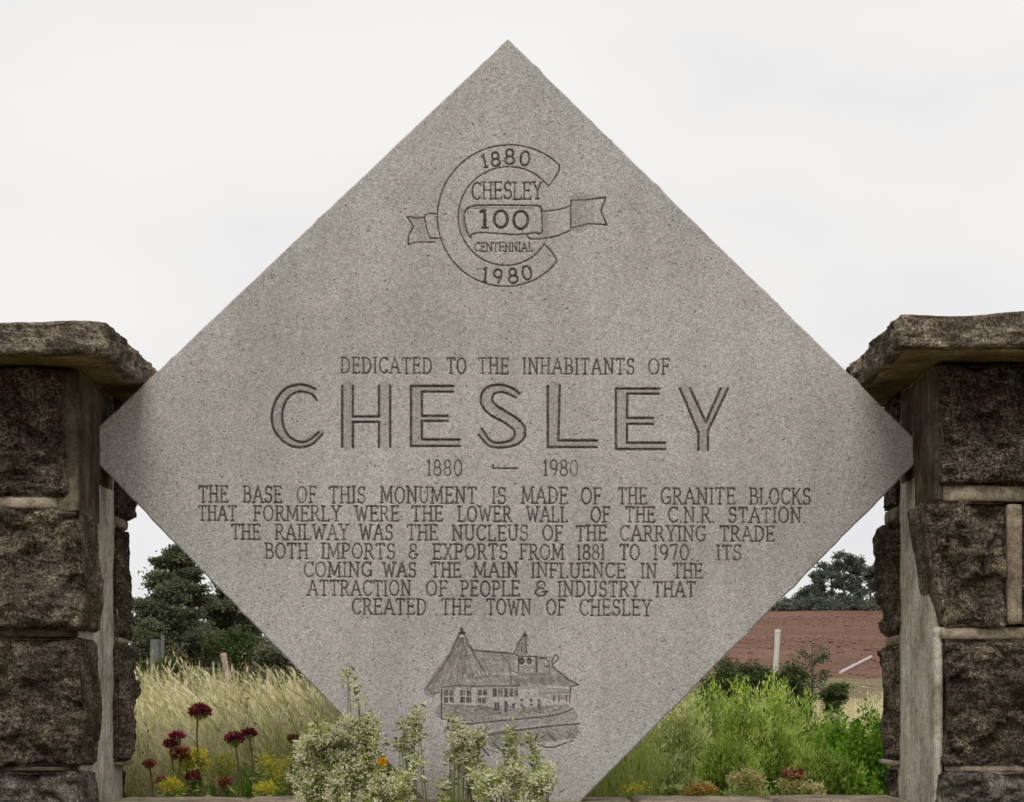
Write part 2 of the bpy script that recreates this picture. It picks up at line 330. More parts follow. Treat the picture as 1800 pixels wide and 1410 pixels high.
LE2 = big([[(1170, 288), (872, 288), (872, 703), (1210, 703)], [(1165, 322), (950, 322), (948, 490), (1128, 490)], [(1128, 530), (948, 530), (948, 660), (1210, 660)]],
          [([(910, 292), (910, 700)], 17), ([(950, 304), (1165, 304)], 7), ([(950, 682), (1205, 682)], 9), ([(948, 510), (1128, 510)], 8)], c2)
LY = big([[(1313, 288), (1440, 590), (1440, 710)], [(1383, 288), (1490, 520), (1592, 288)], [(1642, 288), (1505, 578), (1505, 710)]],
         [([(1348, 290), (1473, 570), (1473, 705)], 16), ([(1615, 290), (1500, 540)], 9)], c2)
xb = [470, 583, 702, 826, 942, 1062, 1180, 1292]
for nm, S, a, b in zip('CHESLEY', (LC, LH, LE, LS, LL, LE2, LY), xb[:-1], xb[1:]): patch('carved_letter', a, b, 671, 798, S, 1.1)
# emblem
def c8(p): return [(700+.22222*u, 230+.22222*v) for u, v in p]
E = []
def e(pts, wd=2.6, dp=1., di=1., sm=False): E.append((c8(smooth_pts(pts) if sm else pts), wd, dp, di))
def ring(cx, cy, r0, r1, a0, a1, n=60): return [(cx+(r0+(r1-r0)*(max(0, i/n-.55)/.45)**2)*math.cos(math.radians(a0+(a1-a0)*i/n)), cy-(r0+(r1-r0)*(max(0, i/n-.55)/.45)**2)*math.sin(math.radians(a0+(a1-a0)*i/n))) for i in range(n+1)]
e(ring(880, 682, 570, 514, 46, 317)); e(ring(873, 682, 398, 353, 38, 323))
e([(1275, 270), (1265, 330), (1197, 430)], sm=True); e([(1256, 1032), (1220, 965), (1155, 895)], sm=True)
def digit(c, cx, y0, y1, rot, wd=4.0, wsc=1.):
    gw, pl = G[c]; h = y1-y0; cy = (y0+y1)/2; r = math.radians(rot)
    for p in pl:
        q = []
        for a, b in p:
            u, v = (a-gw/2)*h*1.25*wsc, (.5-b)*h
            q.append((cx+u*math.cos(r)-v*math.sin(r), cy+u*math.sin(r)+v*math.cos(r)))
        e(q, wd)
for c, cx, y0, y1, r in (('1', 684, 190, 290, -12), ('8', 770, 172, 280, -6), ('8', 882, 148, 266, 0), ('0', 1003, 165, 276, 8), ('1', 690, 1085, 1195, 6), ('9', 787, 1098, 1205, 3), ('8', 908, 1092, 1206, -5), ('0', 1018, 1072, 1178, -12)): digit(c, cx, y0, y1, r)
W8 = []; word(W8, 'CHESLEY', 829, 953, 321, 350, 3.2, 0, .1); E += W8
W8 = []; word(W8, 'CENTENNIAL', 834, 937, 427, 442, 2.2, 0, .12); E += W8
e([(655, 640), (685, 632), (685, 765)], 6.5); e([(662, 768), (712, 768)], 4); e(arc(812, 700, 52, 66, 0, 360, 30), 5.6); e(arc(970, 707, 56, 70, 0, 360, 30), 5.6)
e([(575, 850), (545, 800), (522, 690), (530, 635), (575, 600), (700, 590), (1080, 593), (1128, 612), (1135, 650), (1138, 790), (1105, 818)], 3, sm=True)
e([(545, 660), (560, 625), (600, 612), (1075, 612)], 2.2, .7, .6, True); e([(580, 820), (650, 806), (820, 815), (940, 822), (1100, 805)], 2.8, sm=True)
e([(575, 850), (580, 820)], 2.5); e([(1015, 810), (1048, 855), (1200, 845), (1300, 815), (1365, 785)], sm=True)
e([(1135, 637), (1240, 628), (1320, 610), (1365, 588)], sm=True); e([(1365, 550), (1365, 770)], 3)
e([(1365, 550), (1500, 545), (1642, 527), (1605, 635), (1650, 745), (1500, 735), (1365, 770)], 3)
e([(312, 660), (240, 655), (208, 680)], sm=True); e([(208, 680), (225, 780), (250, 850), (338, 850)]); e([(208, 687), (140, 690), (70, 680), (120, 755), (82, 830), (78, 900), (150, 880), (292, 882)])
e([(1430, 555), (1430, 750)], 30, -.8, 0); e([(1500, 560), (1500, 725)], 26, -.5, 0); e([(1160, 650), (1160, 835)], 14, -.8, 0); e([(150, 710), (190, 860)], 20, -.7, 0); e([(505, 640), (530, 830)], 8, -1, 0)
patch('emblem', 708, 1076, 246, 514, E, 1.15)
# station drawing
def c5(p): return [(730+.18444*u, 1090+.18444*v) for u, v in p]
D = []
def d(pts, wd=2.0, dp=.8, di=.9, sm=False): D.append((c5(smooth_pts(pts) if sm else pts), wd, dp, di))
d([(440, 75), (425, 130), (390, 200), (330, 330), (260, 450), (115, 640)], 2.8); d([(440, 80), (465, 125), (510, 250), (560, 290), (940, 322)], 2.5)
d([(420, 130), (468, 130)], 5); d([(440, 80), (440, 130)], 4)
d([(115, 640), (155, 705), (230, 690)], 2.2); d([(250, 680), (250, 940), (480, 995), (620, 985)], 3.2); d([(250, 640), (400, 625), (560, 632), (1000, 628)], 2.4)
d([(520, 255), (640, 470)], 2.6); d([(1043, 105), (1040, 150), (985, 215), (940, 320)], 2.2); d([(1043, 105), (1048, 150), (1060, 320)], 2.4); d([(1030, 150), (1055, 150)], 5)
d([(1155, 350), (1155, 500)], 4); d([(1180, 370), (1240, 370), (1275, 410), (1265, 445), (1230, 440)], 2.4, sm=True)
d([(1300, 440), (1370, 365), (1335, 330), (1300, 400), (1310, 445), (1460, 570), (1560, 622), (1480, 632), (1470, 790)], 2.4); d([(1280, 440), (1280, 520), (1000, 520)], 2.0, .6, .6)
d([(1150, 360), (1290, 355)], 1.8, .6, .6)
for cx in (1015, 1085): d(arc(cx, 393, 12, 22, 0, 360, 12), 6)
def win(x0, y0, x1, y1, nx=2, ny=2):
    for i in range(nx):
        for j in range(ny):
            ax, bx = x0+(x1-x0)*i/nx+6, x0+(x1-x0)*(i+1)/nx-6; ay, by = y0+(y1-y0)*j/ny+6, y0+(y1-y0)*(j+1)/ny-6
            n = 3
            for k in range(n):
                xx = ax+(bx-ax)*(k+.5)/n; d([(xx, ay+5), (xx, by-5)], (bx-ax)/n*.19, .6, .8)
win(268, 662, 372, 795); win(420, 662, 540, 795); win(585, 655, 690, 725, 2, 1); win(590, 735, 680, 800, 2, 1); win(728, 645, 840, 740, 2, 1); win(842, 645, 985, 740, 3, 1)
d(arc(632, 768, 55, 55, 0, 360, 24), 1.8, .5, .5)
win(750, 785, 808, 870, 1, 1); win(843, 770, 888, 885, 1, 1); win(915, 790, 960, 850, 1, 1)
for x in (1015, 1105, 1180): win(x-18, 745, x+18, 830, 1, 2)
for x in (1320, 1370, 1440): d([(x, 720), (x, 775)], 3)
d([(480, 992), (850, 958), (1150, 930), (1300, 915), (1420, 880), (1500, 850)], 3, sm=True); d([(690, 1100), (850, 1072), (1010, 1050), (1300, 1010), (1560, 990)], 3.2, sm=True)
d([(735, 1165), (860, 1285)], 3.6); d([(640, 1230), (700, 1290)], 3); d([(970, 1140), (1060, 1215)], 2.4); d([(1250, 1065), (1340, 1160)], 2.6); d([(1440, 1060), (1480, 1110)], 2.2); d([(1130, 1180), (1250, 1215), (1320, 1215), (1500, 1150)], 2.2)
d([(1000, 1330), (640, 1225)], 2, .6, .6)
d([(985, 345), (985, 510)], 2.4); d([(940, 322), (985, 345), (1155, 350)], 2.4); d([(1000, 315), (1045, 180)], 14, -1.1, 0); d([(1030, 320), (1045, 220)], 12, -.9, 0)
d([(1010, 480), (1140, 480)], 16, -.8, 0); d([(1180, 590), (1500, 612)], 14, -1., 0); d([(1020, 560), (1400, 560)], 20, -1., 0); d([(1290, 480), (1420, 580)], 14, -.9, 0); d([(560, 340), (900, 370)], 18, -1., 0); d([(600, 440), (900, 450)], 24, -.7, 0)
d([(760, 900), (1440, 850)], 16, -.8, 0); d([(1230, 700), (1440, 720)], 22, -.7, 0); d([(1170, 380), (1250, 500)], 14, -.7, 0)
d([(820, 320), (900, 420), (900, 470), (1000, 520)], 2, .6, .7); d([(640, 470), (720, 600)], 2, .6, .6); d([(1190, 680), (1190, 850)], 2, .5, .5); d([(1470, 690), (1300, 690), (1220, 700)], 2, .5, .6)
rr = random.Random(5)
for k in range(120):                                    # shingle courses and rail hatching
    t = rr.random(); y = 170+t*450; half = 20+ t*250; cx = 440-t*60
    x = cx+rr.uniform(-half, half*.8); L = 45; ang = (x-440)/max(y-60, 40); d([(x, y), (x+ang*L, y+L)], 1.8, .5, .55)
for k in range(190):
    x = rr.uniform(560, 1450); y = rr.uniform(350 if x < 900 else 530, 600); d([(x, y), (x+rr.uniform(8, 22), y+rr.uniform(20, 40))], 1.7, .45, .5)
for k in range(110):
    x = rr.uniform(265, 1440); y = rr.uniform(820, 930-(x-265)*.04); d([(x, y), (x+rr.uniform(10, 26), y+rr.uniform(-6, 14))], 2.2, .5, .6)
for k in range(110):
    t = rr.random(); x = 700+t*850; y = rr.uniform(1110, 1240)-t*100+(-30); d([(x, y), (x+rr.uniform(15, 45), y+rr.uniform(10, 40))], 1.9, .5, .5)
for k in range(22): 
    x = rr.uniform(960, 1060); y = rr.uniform(200, 320); d([(x, y), (x+4, y+18)], 2, .5, .6)
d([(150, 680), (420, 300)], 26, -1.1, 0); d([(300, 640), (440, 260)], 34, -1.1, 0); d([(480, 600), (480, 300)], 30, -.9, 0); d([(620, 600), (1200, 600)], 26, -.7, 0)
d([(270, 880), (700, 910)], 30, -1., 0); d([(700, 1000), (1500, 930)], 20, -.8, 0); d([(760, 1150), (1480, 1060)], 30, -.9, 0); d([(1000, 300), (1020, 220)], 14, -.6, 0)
patch('station_carving', 745, 1030, 1096, 1336, D, 1.2)

slab_px = [(893, 68), (140, 782), (883, 1548), (1631, 793)]
slab = thing('stone_slab', (0, 0, PZ(1548, 0)), 'large pale grey diamond shaped stone slab carved with town name and inscription', 'monument')
def vnoise(nx, ny, cell, seed):
    r = np.random.default_rng(seed); gx, gy = int(nx/cell)+3, int(ny/cell)+3; g = r.random((gy, gx))
    x = np.arange(nx)/cell; y = np.arange(ny)/cell; ix, iy = x.astype(int), y.astype(int); fx, fy = x-ix, y-iy
    fx = fx*fx*(3-2*fx); fy = fy*fy*(3-2*fy); a = g[iy][:, ix]; b = g[iy][:, ix+1]; c = g[iy+1][:, ix]; dd = g[iy+1][:, ix+1]
    return (a*(1-fx)+b*fx)*(1-fy)[:, None]+(c*(1-fx)+dd*fx)*fy[:, None]
mm = DC/FPX          # metres per photograph pixel on the slab face
def build_patch(name, x0, x1, y0, y1, S, step, seed):
    nx = max(8, int((x1-x0)/step)+1); ny = max(8, int((y1-y0)/step)+1)
    gx = np.linspace(x0, x1, nx); gy = np.linspace(y0, y1, ny); dx, dy = gx[1]-gx[0], gy[1]-gy[0]
    D_ = np.zeros((ny, nx)); GR = np.zeros((ny, nx)); SH = np.zeros((ny, nx))
    J = (vnoise(nx, ny, 2.2, seed)-.5)*1.1
    for pts, wd, dp, di in S:
        hw = wd/2+.35
        for (ax, ay), (bx, by) in zip(pts[:-1], pts[1:]):
            m_ = hw+1.5
            i0, i1 = max(0, int((min(ax, bx)-m_-x0)/dx)), min(nx, int((max(ax, bx)+m_-x0)/dx)+2)
            j0, j1 = max(0, int((min(ay, by)-m_-y0)/dy)), min(ny, int((max(ay, by)+m_-y0)/dy)+2)
            if i1 <= i0 or j1 <= j0: continue
            X, Y = np.meshgrid(gx[i0:i1], gy[j0:j1]); ex, ey = bx-ax, by-ay; L = ex*ex+ey*ey+1e-9
            t = np.clip(((X-ax)*ex+(Y-ay)*ey)/L, 0, 1); r = np.hypot(X-ax-t*ex, Y-ay-t*ey)+J[j0:j1, i0:i1]*(.8 if dp > 0 else 2)
            if dp > 0:
                q = np.clip(1-r/hw, 0, 1)
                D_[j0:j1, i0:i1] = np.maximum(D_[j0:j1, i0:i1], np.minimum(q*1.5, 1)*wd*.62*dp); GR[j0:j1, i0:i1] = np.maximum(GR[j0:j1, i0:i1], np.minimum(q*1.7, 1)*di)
            else:
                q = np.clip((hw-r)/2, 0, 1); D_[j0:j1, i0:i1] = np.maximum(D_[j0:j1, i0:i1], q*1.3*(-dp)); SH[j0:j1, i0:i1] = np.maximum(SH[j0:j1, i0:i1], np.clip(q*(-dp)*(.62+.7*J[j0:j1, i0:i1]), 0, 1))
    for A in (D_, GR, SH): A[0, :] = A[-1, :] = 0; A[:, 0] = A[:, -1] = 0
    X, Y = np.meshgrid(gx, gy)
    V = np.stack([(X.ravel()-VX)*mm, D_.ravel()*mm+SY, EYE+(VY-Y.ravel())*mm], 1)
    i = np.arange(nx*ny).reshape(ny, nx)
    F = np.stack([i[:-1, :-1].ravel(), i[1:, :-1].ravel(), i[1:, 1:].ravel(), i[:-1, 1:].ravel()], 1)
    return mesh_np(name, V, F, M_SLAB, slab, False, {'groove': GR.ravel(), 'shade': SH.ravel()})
for k, (nm, x0, x1, y0, y1, S, st) in enumerate(PATCH): build_patch(nm, x0, x1, y0, y1, S, st, k)
def slab_body():
    out = []
    bev = 2.4
    for k in range(4):
        a, b = slab_px[k], slab_px[(k+1) % 4]; n = 70
        for i in range(n):
            t = i/n; nx_, ny_ = (b[1]-a[1]), -(b[0]-a[0]); L = math.hypot(nx_, ny_)
            j = (random.gauss(0, .35)-(random.uniform(.8, 2.4) if random.random() < .06 else 0)) if i else 0
            out.append((a[0]+(b[0]-a[0])*t+nx_/L*j, a[1]+(b[1]-a[1])*t+ny_/L*j))
    ins = [((x-886)*(1-bev/520)+886, (y-800)*(1-bev/520)+800) for x, y in out]
    pts = [Vector(p) for p in ins]; n = len(pts); ed = [(i, (i+1) % n) for i in range(n)]
    for _, x0, x1, y0, y1, _, _ in PATCH:
        b = len(pts); pts += [Vector(q) for q in ((x0, y0), (x1, y0), (x1, y1), (x0, y1))]; ed += [(b, b+1), (b+1, b+2), (b+2, b+3), (b+3, b)]
    vs, es, fs, _, _, _ = geometry.delaunay_2d_cdt(pts, ed, [list(range(n))], 1, 1e-4)
    W = lambda x, y, dd: ((x-VX)*mm, dd, EYE+(VY-y)*mm)
    V = [W(v.x, v.y, SY) for v in vs]; F = []
    for f in fs:
        c = sum((vs[i] for i in f), Vector((0, 0)))/len(f)
        if any(x0 < c.x < x1 and y0 < c.y < y1 for _, x0, x1, y0, y1, _, _ in PATCH): continue
        a_, b_, c_ = [vs[i] for i in f[:3]]
        F.append(tuple(f) if (b_-a_).cross(c_-a_) < 0 else tuple(reversed(f)))
    b0 = len(V); V += [W(x, y, SY) for x, y in ins]; b1 = len(V); V += [W(x, y, SY+.004) for x, y in out]; b2 = len(V); V += [W(x, y, SY+.146) for x, y in out]; b3 = len(V); V += [W(x, y, SY+.15) for x, y in ins]
    for i in range(n):
        j = (i+1) % n
        for p, q in ((b0, b1), (b1, b2), (b2, b3)): F.append((p+i, p+j, q+j, q+i))
    F.append(tuple(b3+i for i in range(n)))
    off = wloc(slab); me = bpy.data.meshes.new('slab_body'); me.from_pydata([Vector(v)-off for v in V], [], F); me.update(); me.materials.append(M_SLAB)
    bm = bmesh.new(); bm.from_mesh(me); bm.to_mesh(me); bm.free()
    o = bpy.data.objects.new('slab_body', me); col.objects.link(o); o.parent = slab
slab_body()

# ------------------------------------------------------------------ rough stones
def stone(name, x0, x1, y0, y1, z0, z1, mat, parent, seed, amp=(.01, .01, .01), chip=.03, step=.012, warp=None, faces='-y', rnd=.012, layer=0):
    """box skin on a fine grid; rock face chips on the listed faces, general roughness everywhere"""
    R_ = random.Random(seed); lo = (x0, y0, z0); hi = (x1, y1, z1)
    n = [max(3, int((hi[k]-lo[k])/step)) for k in range(3)]
    idx = {}; V = []; F = []; 
    def vid(i, j, k):
        key = (i, j, k)
        if key not in idx: idx[key] = len(V); V.append(key)
        return idx[key]
    for ax in range(3):
        a, b = [(1, 2), (2, 0), (0, 1)][ax]
        for side in (0, n[ax]):
            for i in range(n[a]):
                for j in range(n[b]):
                    def q(di, dj):
                        t = [0, 0, 0]; t[ax] = side; t[a] = i+di; t[b] = j+dj; return vid(*t)
                    f = (q(0, 0), q(1, 0), q(1, 1), q(0, 1)); F.append(f if side else f[::-1])
    K = np.array(V, float); nn = np.array(n, float); U = K/nn           # 0..1
    L = np.array(lo)+U*(np.array(hi)-np.array(lo))
    size = np.array(hi)-np.array(lo)
    nrm = np.where(K == 0, -1., 0)+np.where(K == nn, 1., 0)
    # round the arrises
    dist = np.minimum(U, 1-U)*size; 
    srt = np.sort(dist, axis=1); e2 = srt[:, 1]
    pull = np.clip(1-e2/rnd, 0, 1)**2*rnd*.5
    L = L-nrm*pull[:, None]
    off = Vector((seed*1.37, seed*2.11, seed*.73)); D_ = np.zeros(len(L))
    # chip planes per rough face
    planes = {}
    for tag in faces.split():
        ax = 'xyz'.index(tag[1]); s = -1 if tag[0] == '-' else 1
        planes[(ax, s)] = [(R_.uniform(.25, 1.), R_.uniform(-2.2, 2.2), R_.uniform(-2.2, 2.2), R_.random(), R_.random()) for _ in range(7)]
    disp = np.zeros_like(L)
    for i in range(len(L)):
        p = Vector(L[i])+off; sc_ = Vector((p.x, p.y, p.z*(3.2 if layer else 1)))
        f1 = noise.fractal(sc_*7, .8, 2.1, 5); f2 = noise.fractal(sc_*32, .7, 2.2, 3)
        g = .75*f1+.34*f2-.25*abs(noise.fractal(sc_*14+Vector((9, 9, 9)), .9, 2, 3))
        if chip > .015:                                  # split facets: one tilted plane per cell
            cp = p*9; cp.z *= 1.3; ct = noise.voronoi(cp)[1][0]; rv = noise.cell_vector(ct*37.7)
            g += .85*((rv.x-.5)*.8+(cp-ct).dot(rv-Vector((.5, .5, .5)))*1.1)
        for k in range(3):
            if nrm[i, k] == 0: continue
            s = nrm[i, k]; a, b = [(1, 2), (2, 0), (0, 1)][k]
            u, v = U[i, a], U[i, b]
            dd = amp[k]*g
            if (k, int(s)) in planes:
                h = min(1., min(c+(u-pu)*gu+(v-pv)*gv for c, gu, gv, pu, pv in planes[(k, int(s))] if True))
                h = max(h, -.6); ed = min(u, 1-u, v, 1-v); m_ = min(1, ed/.07)**.6
                dd = chip*(.30+.70*h)*m_+amp[k]*g*1.7-chip*.15
            disp[i, k] += s*dd
    L = L+disp
    if warp: L = np.array([warp(*p) for p in L])
    return mesh_np(name, L, F, mat, parent, True)
ZC = [.90, 1.335, 1.342, 1.708, 1.722, 2.066, 2.092, 2.455]
def pillar(sgn, label, xi, seed0, zc, capx, capz0, capz1):
    base = thing('stone_pillar', (sgn*1.62, 0.07, .93), label, 'pillar')
    X = lambda a, b: (min(sgn*a, sgn*b), max(sgn*a, sgn*b))
    xo = 2.05
    # concrete core: the light vertical channel that holds the slab
    a, b = X(xi, xo-.05); 
    core = stone('concrete_core', a, b, -.235, .385, .9, zc[7]+.004, M_MORT, base, seed0+50, (.003, .003, 0), 0, .03, faces='', rnd=.01)
    for c in range(4):
        z0, z1 = zc[2*c], zc[2*c+1]; top = c == 3
        # front course
        if sgn < 0: xe = [xi-.004, xi-.012, xi-.014, xi+.036][c]
        else: xe = [xi+.006, xi-.004, xi+.012, xi+.030][c]
        if sgn > 0: xe = xi+[.004, .012, -.043, .004][c]
        js = {(-1, 0): 1.70, (-1, 1): 1.62, (-1, 2): 1.75, (-1, 3): 1.66, (1, 0): 1.62, (1, 1): 1.71, (1, 2): 1.392, (1, 3): 1.74}[(sgn, c)]
        mt = M_GR[{(-1, 0): 3, (-1, 1): 0, (-1, 2): 2, (-1, 3): 1, (1, 0): 3, (1, 1): 0, (1, 2): 2, (1, 3): 1}[(sgn, c)]]
        yb = -.075 if not top else -.11
        jw = .010 if not (sgn > 0 and c == 2) else .017
        def wp(x, y, z, c=c, z0=z0, z1=z1, xe=xe):
            if sgn > 0 and c == 2 and abs(x) < xe+.12:      # slanting broken arris of the second stone
                t = (z1-z)/(z1-z0); x += .062*t**1.1*(1-(abs(x)-xe)/.12)
            if c == 1 and sgn > 0 and abs(x) < xe+.08: x += .018*math.sin((z-z0)*9)*(1-(abs(x)-xe)/.08)
            if sgn < 0 and abs(x) < xe+.1: x += .008*(1+math.sin(z*17+c))*(1-(abs(x)-xe)/.1)
            return (x, y, z)
        a, b = X(xe, js-jw); dz = .004
        stone('stone', a, b, -.318, yb, z0+dz, z1-dz, mt, base, seed0+c*3, (.006, .022, .006), .050, .0075, wp, '-y', .014)
        a, b = X(js+jw, xo)
        stone('stone', a, b, -.318, yb, z0+dz, z1-dz, M_GR[(c+1) % 3], base, seed0+c*3+1, (.006, .014, .006), .03, .014, None, '-y', .018)
        # rear course
        a, b = X(xi-[.002, .026, .020, .022][c], 1.66+.05*(c % 2)); 
        stone('stone', a, b, .215, .43, z0+dz, z1-dz, M_GR[(0, 2, 0, 1)[c]], base, seed0+c*3+20, (.014, .014, .006), .034, .011, None, '%sx +y' % ('+' if sgn < 0 else '-'), .02)
        a, b = X(1.68+.05*(c % 2), xo)
        stone('stone', a, b, .215, .43, z0+dz, z1-dz, M_GR[1], base, seed0+c*3+30, (.01, .01, .006), .03, .02, None, '+y', .018)
        a, b = X(xo-.16, xo+.004)
        stone('stone', a, b, -.06, .20, z0+dz, z1-dz, M_GR[2], base, seed0+c*3+40, (.01, .01, .006), .03, .02, None, '%sx' % ('-' if sgn < 0 else '+'), .018)
        if c:
            a, b = X(xi-[0, .030, .012, .010][c], xi+.12)
            stone('mortar_joint', a, b, .222, .41, zc[2*c-1]-.002, z0+.004, M_JOINT, base, seed0+65+c, (.006, .006, .002), 0, .01, faces='', rnd=.005)
        if c:                                        # bed joints, raked a little behind the stone faces
            a, b = X(max(xe, xi-.002)+.012, xo-.01); zj0, zj1 = zc[2*c-1]-.004, z0+.006
            stone('mortar_joint', a, b, -.306, -.2, zj0, zj1, M_JOINT if (sgn > 0 or c == 3) else M_MORTD, base, seed0+60+c, (0, .006, .0), 0, .012, faces='', rnd=.004)
        a, b = X(js-jw-.004, js+jw+.004)
        stone('mortar_joint', a, b, -.322 if (sgn > 0 and c == 2) else -.31, -.2, z0+.012, z1-.012, M_JOINT, base, seed0+70+c, (.0, .007, .0), 0, .012, faces='', rnd=.004)
    if sgn > 0:
        a, b = X(xi-.003, xi+.022); stone('mortar_fillet', a, b, -.290, -.2, .93, 1.735, M_MORT, base, seed0+83, (.002, .008, .002), 0, .01, faces='', rnd=.008)
    # smeared mortar at the slot beside the top course
    a, b = X(xi-.006, xi+(.055 if sgn < 0 else .022)); stone('mortar_fillet', a, b, -.306, -.012, 2.04 if sgn < 0 else 2.08, zc[7]-.006, M_MORTD, base, seed0+80, (.003, .010, .002), 0, .008, faces='', rnd=.01)
    a, b = X(xi-.004, xi+.02); stone('mortar_fillet', a, b, -.012, .20, 2.16 if sgn < 0 else 2.18, zc[7]-.006, M_MORTD, base, seed0+81, (.004, .01, .002), 0, .01, faces='', rnd=.01)
    a, b = X(capx+.03, xo+.05); stone('bedding_mortar', a, b, -.455, .5, zc[7]+.0005, capz0+.003, M_BED, base, seed0+82, (.01, .012, .002), 0, .016, faces='', rnd=.003)
    # cap
    a, b = X(capx, xo+.12)
    def cw(x, y, z):
        if sgn < 0 and z > capz1-.03: z -= .010*sstep(-1.30, -1.45, x)+.004*math.sin(x*23)
        if sgn > 0 and z > capz1-.03: z += .012*sstep(1.1, 1.35, x)+.004*math.sin(x*19)
        return (x, y+.01*math.sin(x*11), z)
    stone('cap_stone', a, b, -.492, .58, capz0, capz1, M_CAP, base, seed0+90, (.012, .009, .003), .007, .008, cw, '-y +x' if sgn < 0 else '-y -x', .006, 1)
    return base
pillar(-1, 'dark granite block pillar with projecting stone cap, left of the slab', 1.211, 101, ZC, 1.083, 2.458, 2.545)
ZR = [.90, 1.334, 1.346, 1.702, 1.728, 2.086, 2.122, 2.470]
pillar(1, 'dark granite block pillar with wide pale mortar joint, right of the slab', 1.180, 305, ZR, 1.037, 2.478, 2.560)
wall = thing('base_wall', (0, .12, .93), 'low stone base wall carrying the bottom of the diamond slab', 'wall')
stone('concrete_core', -1.19, 1.165, -.02, .27, .85, 1.19, M_MORT, wall, 401, (0, 0, 0), 0, .05, faces='')
xw = [-1.195, -.80, -.43, -.02, .36, .77, 1.17]
for k in range(6):
    stone('coping_stone', xw[k]+.004, xw[k+1]-.004, -.055+.006*(k % 2), .30, 1.180, 1.236+.003*(k % 3), M_JOINT, wall, 410+k, (.003, .006, .003), .006, .014, faces='-y', rnd=.008)
    stone('stone', xw[k]+.03, min(xw[k+1]+.02, 1.165), -.045, .0, .9, 1.174, M_GR[k % 3], wall, 430+k, (.004, .01, .004), .02, .02, faces='-y')

# ------------------------------------------------------------------ vegetation helpers
def leaves(cen, dirs, ln, wd, tint, bend=.0):
    """diamond leaves: base, two sides, tip; a fifth vertex folds them"""
    n = len(cen); dirs = dirs/np.linalg.norm(dirs, axis=1)[:, None]
    r = RG.normal(size=(n, 3)); s = np.cross(dirs, r); s /= np.linalg.norm(s, axis=1)[:, None]
    ln = np.broadcast_to(ln, n)[:, None]; wd = np.broadcast_to(wd, n)[:, None]
    up = np.cross(s, dirs)
    a = cen; b = cen+dirs*ln*.45+s*wd/2+up*wd*.2; c = cen+dirs*ln-up*ln*bend; dd = cen+dirs*ln*.45-s*wd/2+up*wd*.2
    V = np.stack([a, b, c, dd], 1).reshape(-1, 3); i = np.arange(n)*4
    F = np.concatenate([np.stack([i, i+1, i+2], 1), np.stack([i, i+2, i+3], 1)])
    return V, F, np.repeat(tint, 4)
def ribbons(base, tip, mid, wd, tint, seg=3):
    """bent blades from base through mid to tip (quadratic), tapering; two-tri segments"""
    n = len(base); d_ = tip-base; s = np.cross(d_, RG.normal(size=(n, 3))); s /= np.linalg.norm(s, axis=1)[:, None]+1e-9
    s[:, 2] *= .2; V = []; wd = np.broadcast_to(wd, n)[:, None]
    for k in range(seg+1):
        t = k/seg; p = base*(1-t)**2+2*mid*t*(1-t)+tip*t*t; ww = wd*(1-t*.85)/2; V += [p-s*ww, p+s*ww]
    V = np.stack(V, 1).reshape(-1, 3); m_ = 2*(seg+1); i = np.arange(n)*m_; F = []
    for k in range(seg): F.append(np.stack([i+2*k, i+2*k+1, i+2*k+3, i+2*k+2], 1))
    F = np.concatenate(F); F = np.concatenate([F[:, [0, 1, 2]], F[:, [0, 2, 3]]])
    return V, F, np.repeat(tint, m_)
def join(*parts):
    V, F, T, o = [], [], [], 0
    for v, f, t in parts: V.append(v); F.append(f+o); T.append(t); o += len(v)
    return np.concatenate(V), np.concatenate(F), np.concatenate(T)
def tubes(segs, k=5):
    """segs: (p, q, r0, r1)"""
    V, F = [], []; o = 0
    for p, q, r0, r1 in segs:
        p, q = Vector(p), Vector(q); d_ = (q-p).normalized(); a = d_.orthogonal().normalized(); b = d_.cross(a)
        for c, r in ((p, r0), (q, r1)):
            for i in range(k): t = 2*math.pi*i/k; V.append(c+a*math.cos(t)*r+b*math.sin(t)*r)
        for i in range(k): j = (i+1) % k; F += [(o+i, o+j, o+k+j), (o+i, o+k+j, o+k+i)]
        o += 2*k
    return np.array([tuple(v) for v in V]), np.array(F), np.full(len(V), .5)
def up_dirs(n, up=.5, spread=1.):
    v = RG.normal(size=(n, 3))*spread; v[:, 2] = v[:, 2]*.6+up; return v
M_PINE = mat_leaf('dark_evergreen_leaves', [(0, (.07, .08, .045)), (.5, (.145, .16, .09)), (1, (.27, .285, .17))], .45)
M_FAR = mat_leaf('haze_greyed_leaves', [(0, (.085, .10, .078)), (.5, (.14, .16, .122)), (1, (.24, .26, .20))], .4)  # distance haze put into the leaf colour as a paler grey green
M_SHRUB = mat_leaf('shrub_leaves', [(0, (.035, .05, .016)), (.6, (.085, .115, .035)), (1, (.20, .21, .08))], .35)
M_BARK = mat_plain('bark', (.05, .04, .03), (.13, .11, .09), 12, .95, (1, 1, .3))
M_STEM = mat_plain('green_stem', (.10, .14, .03), (.22, .22, .08), 30)
M_STEMB = mat_plain('brown_stem', (.09, .05, .03), (.22, .13, .07), 30)

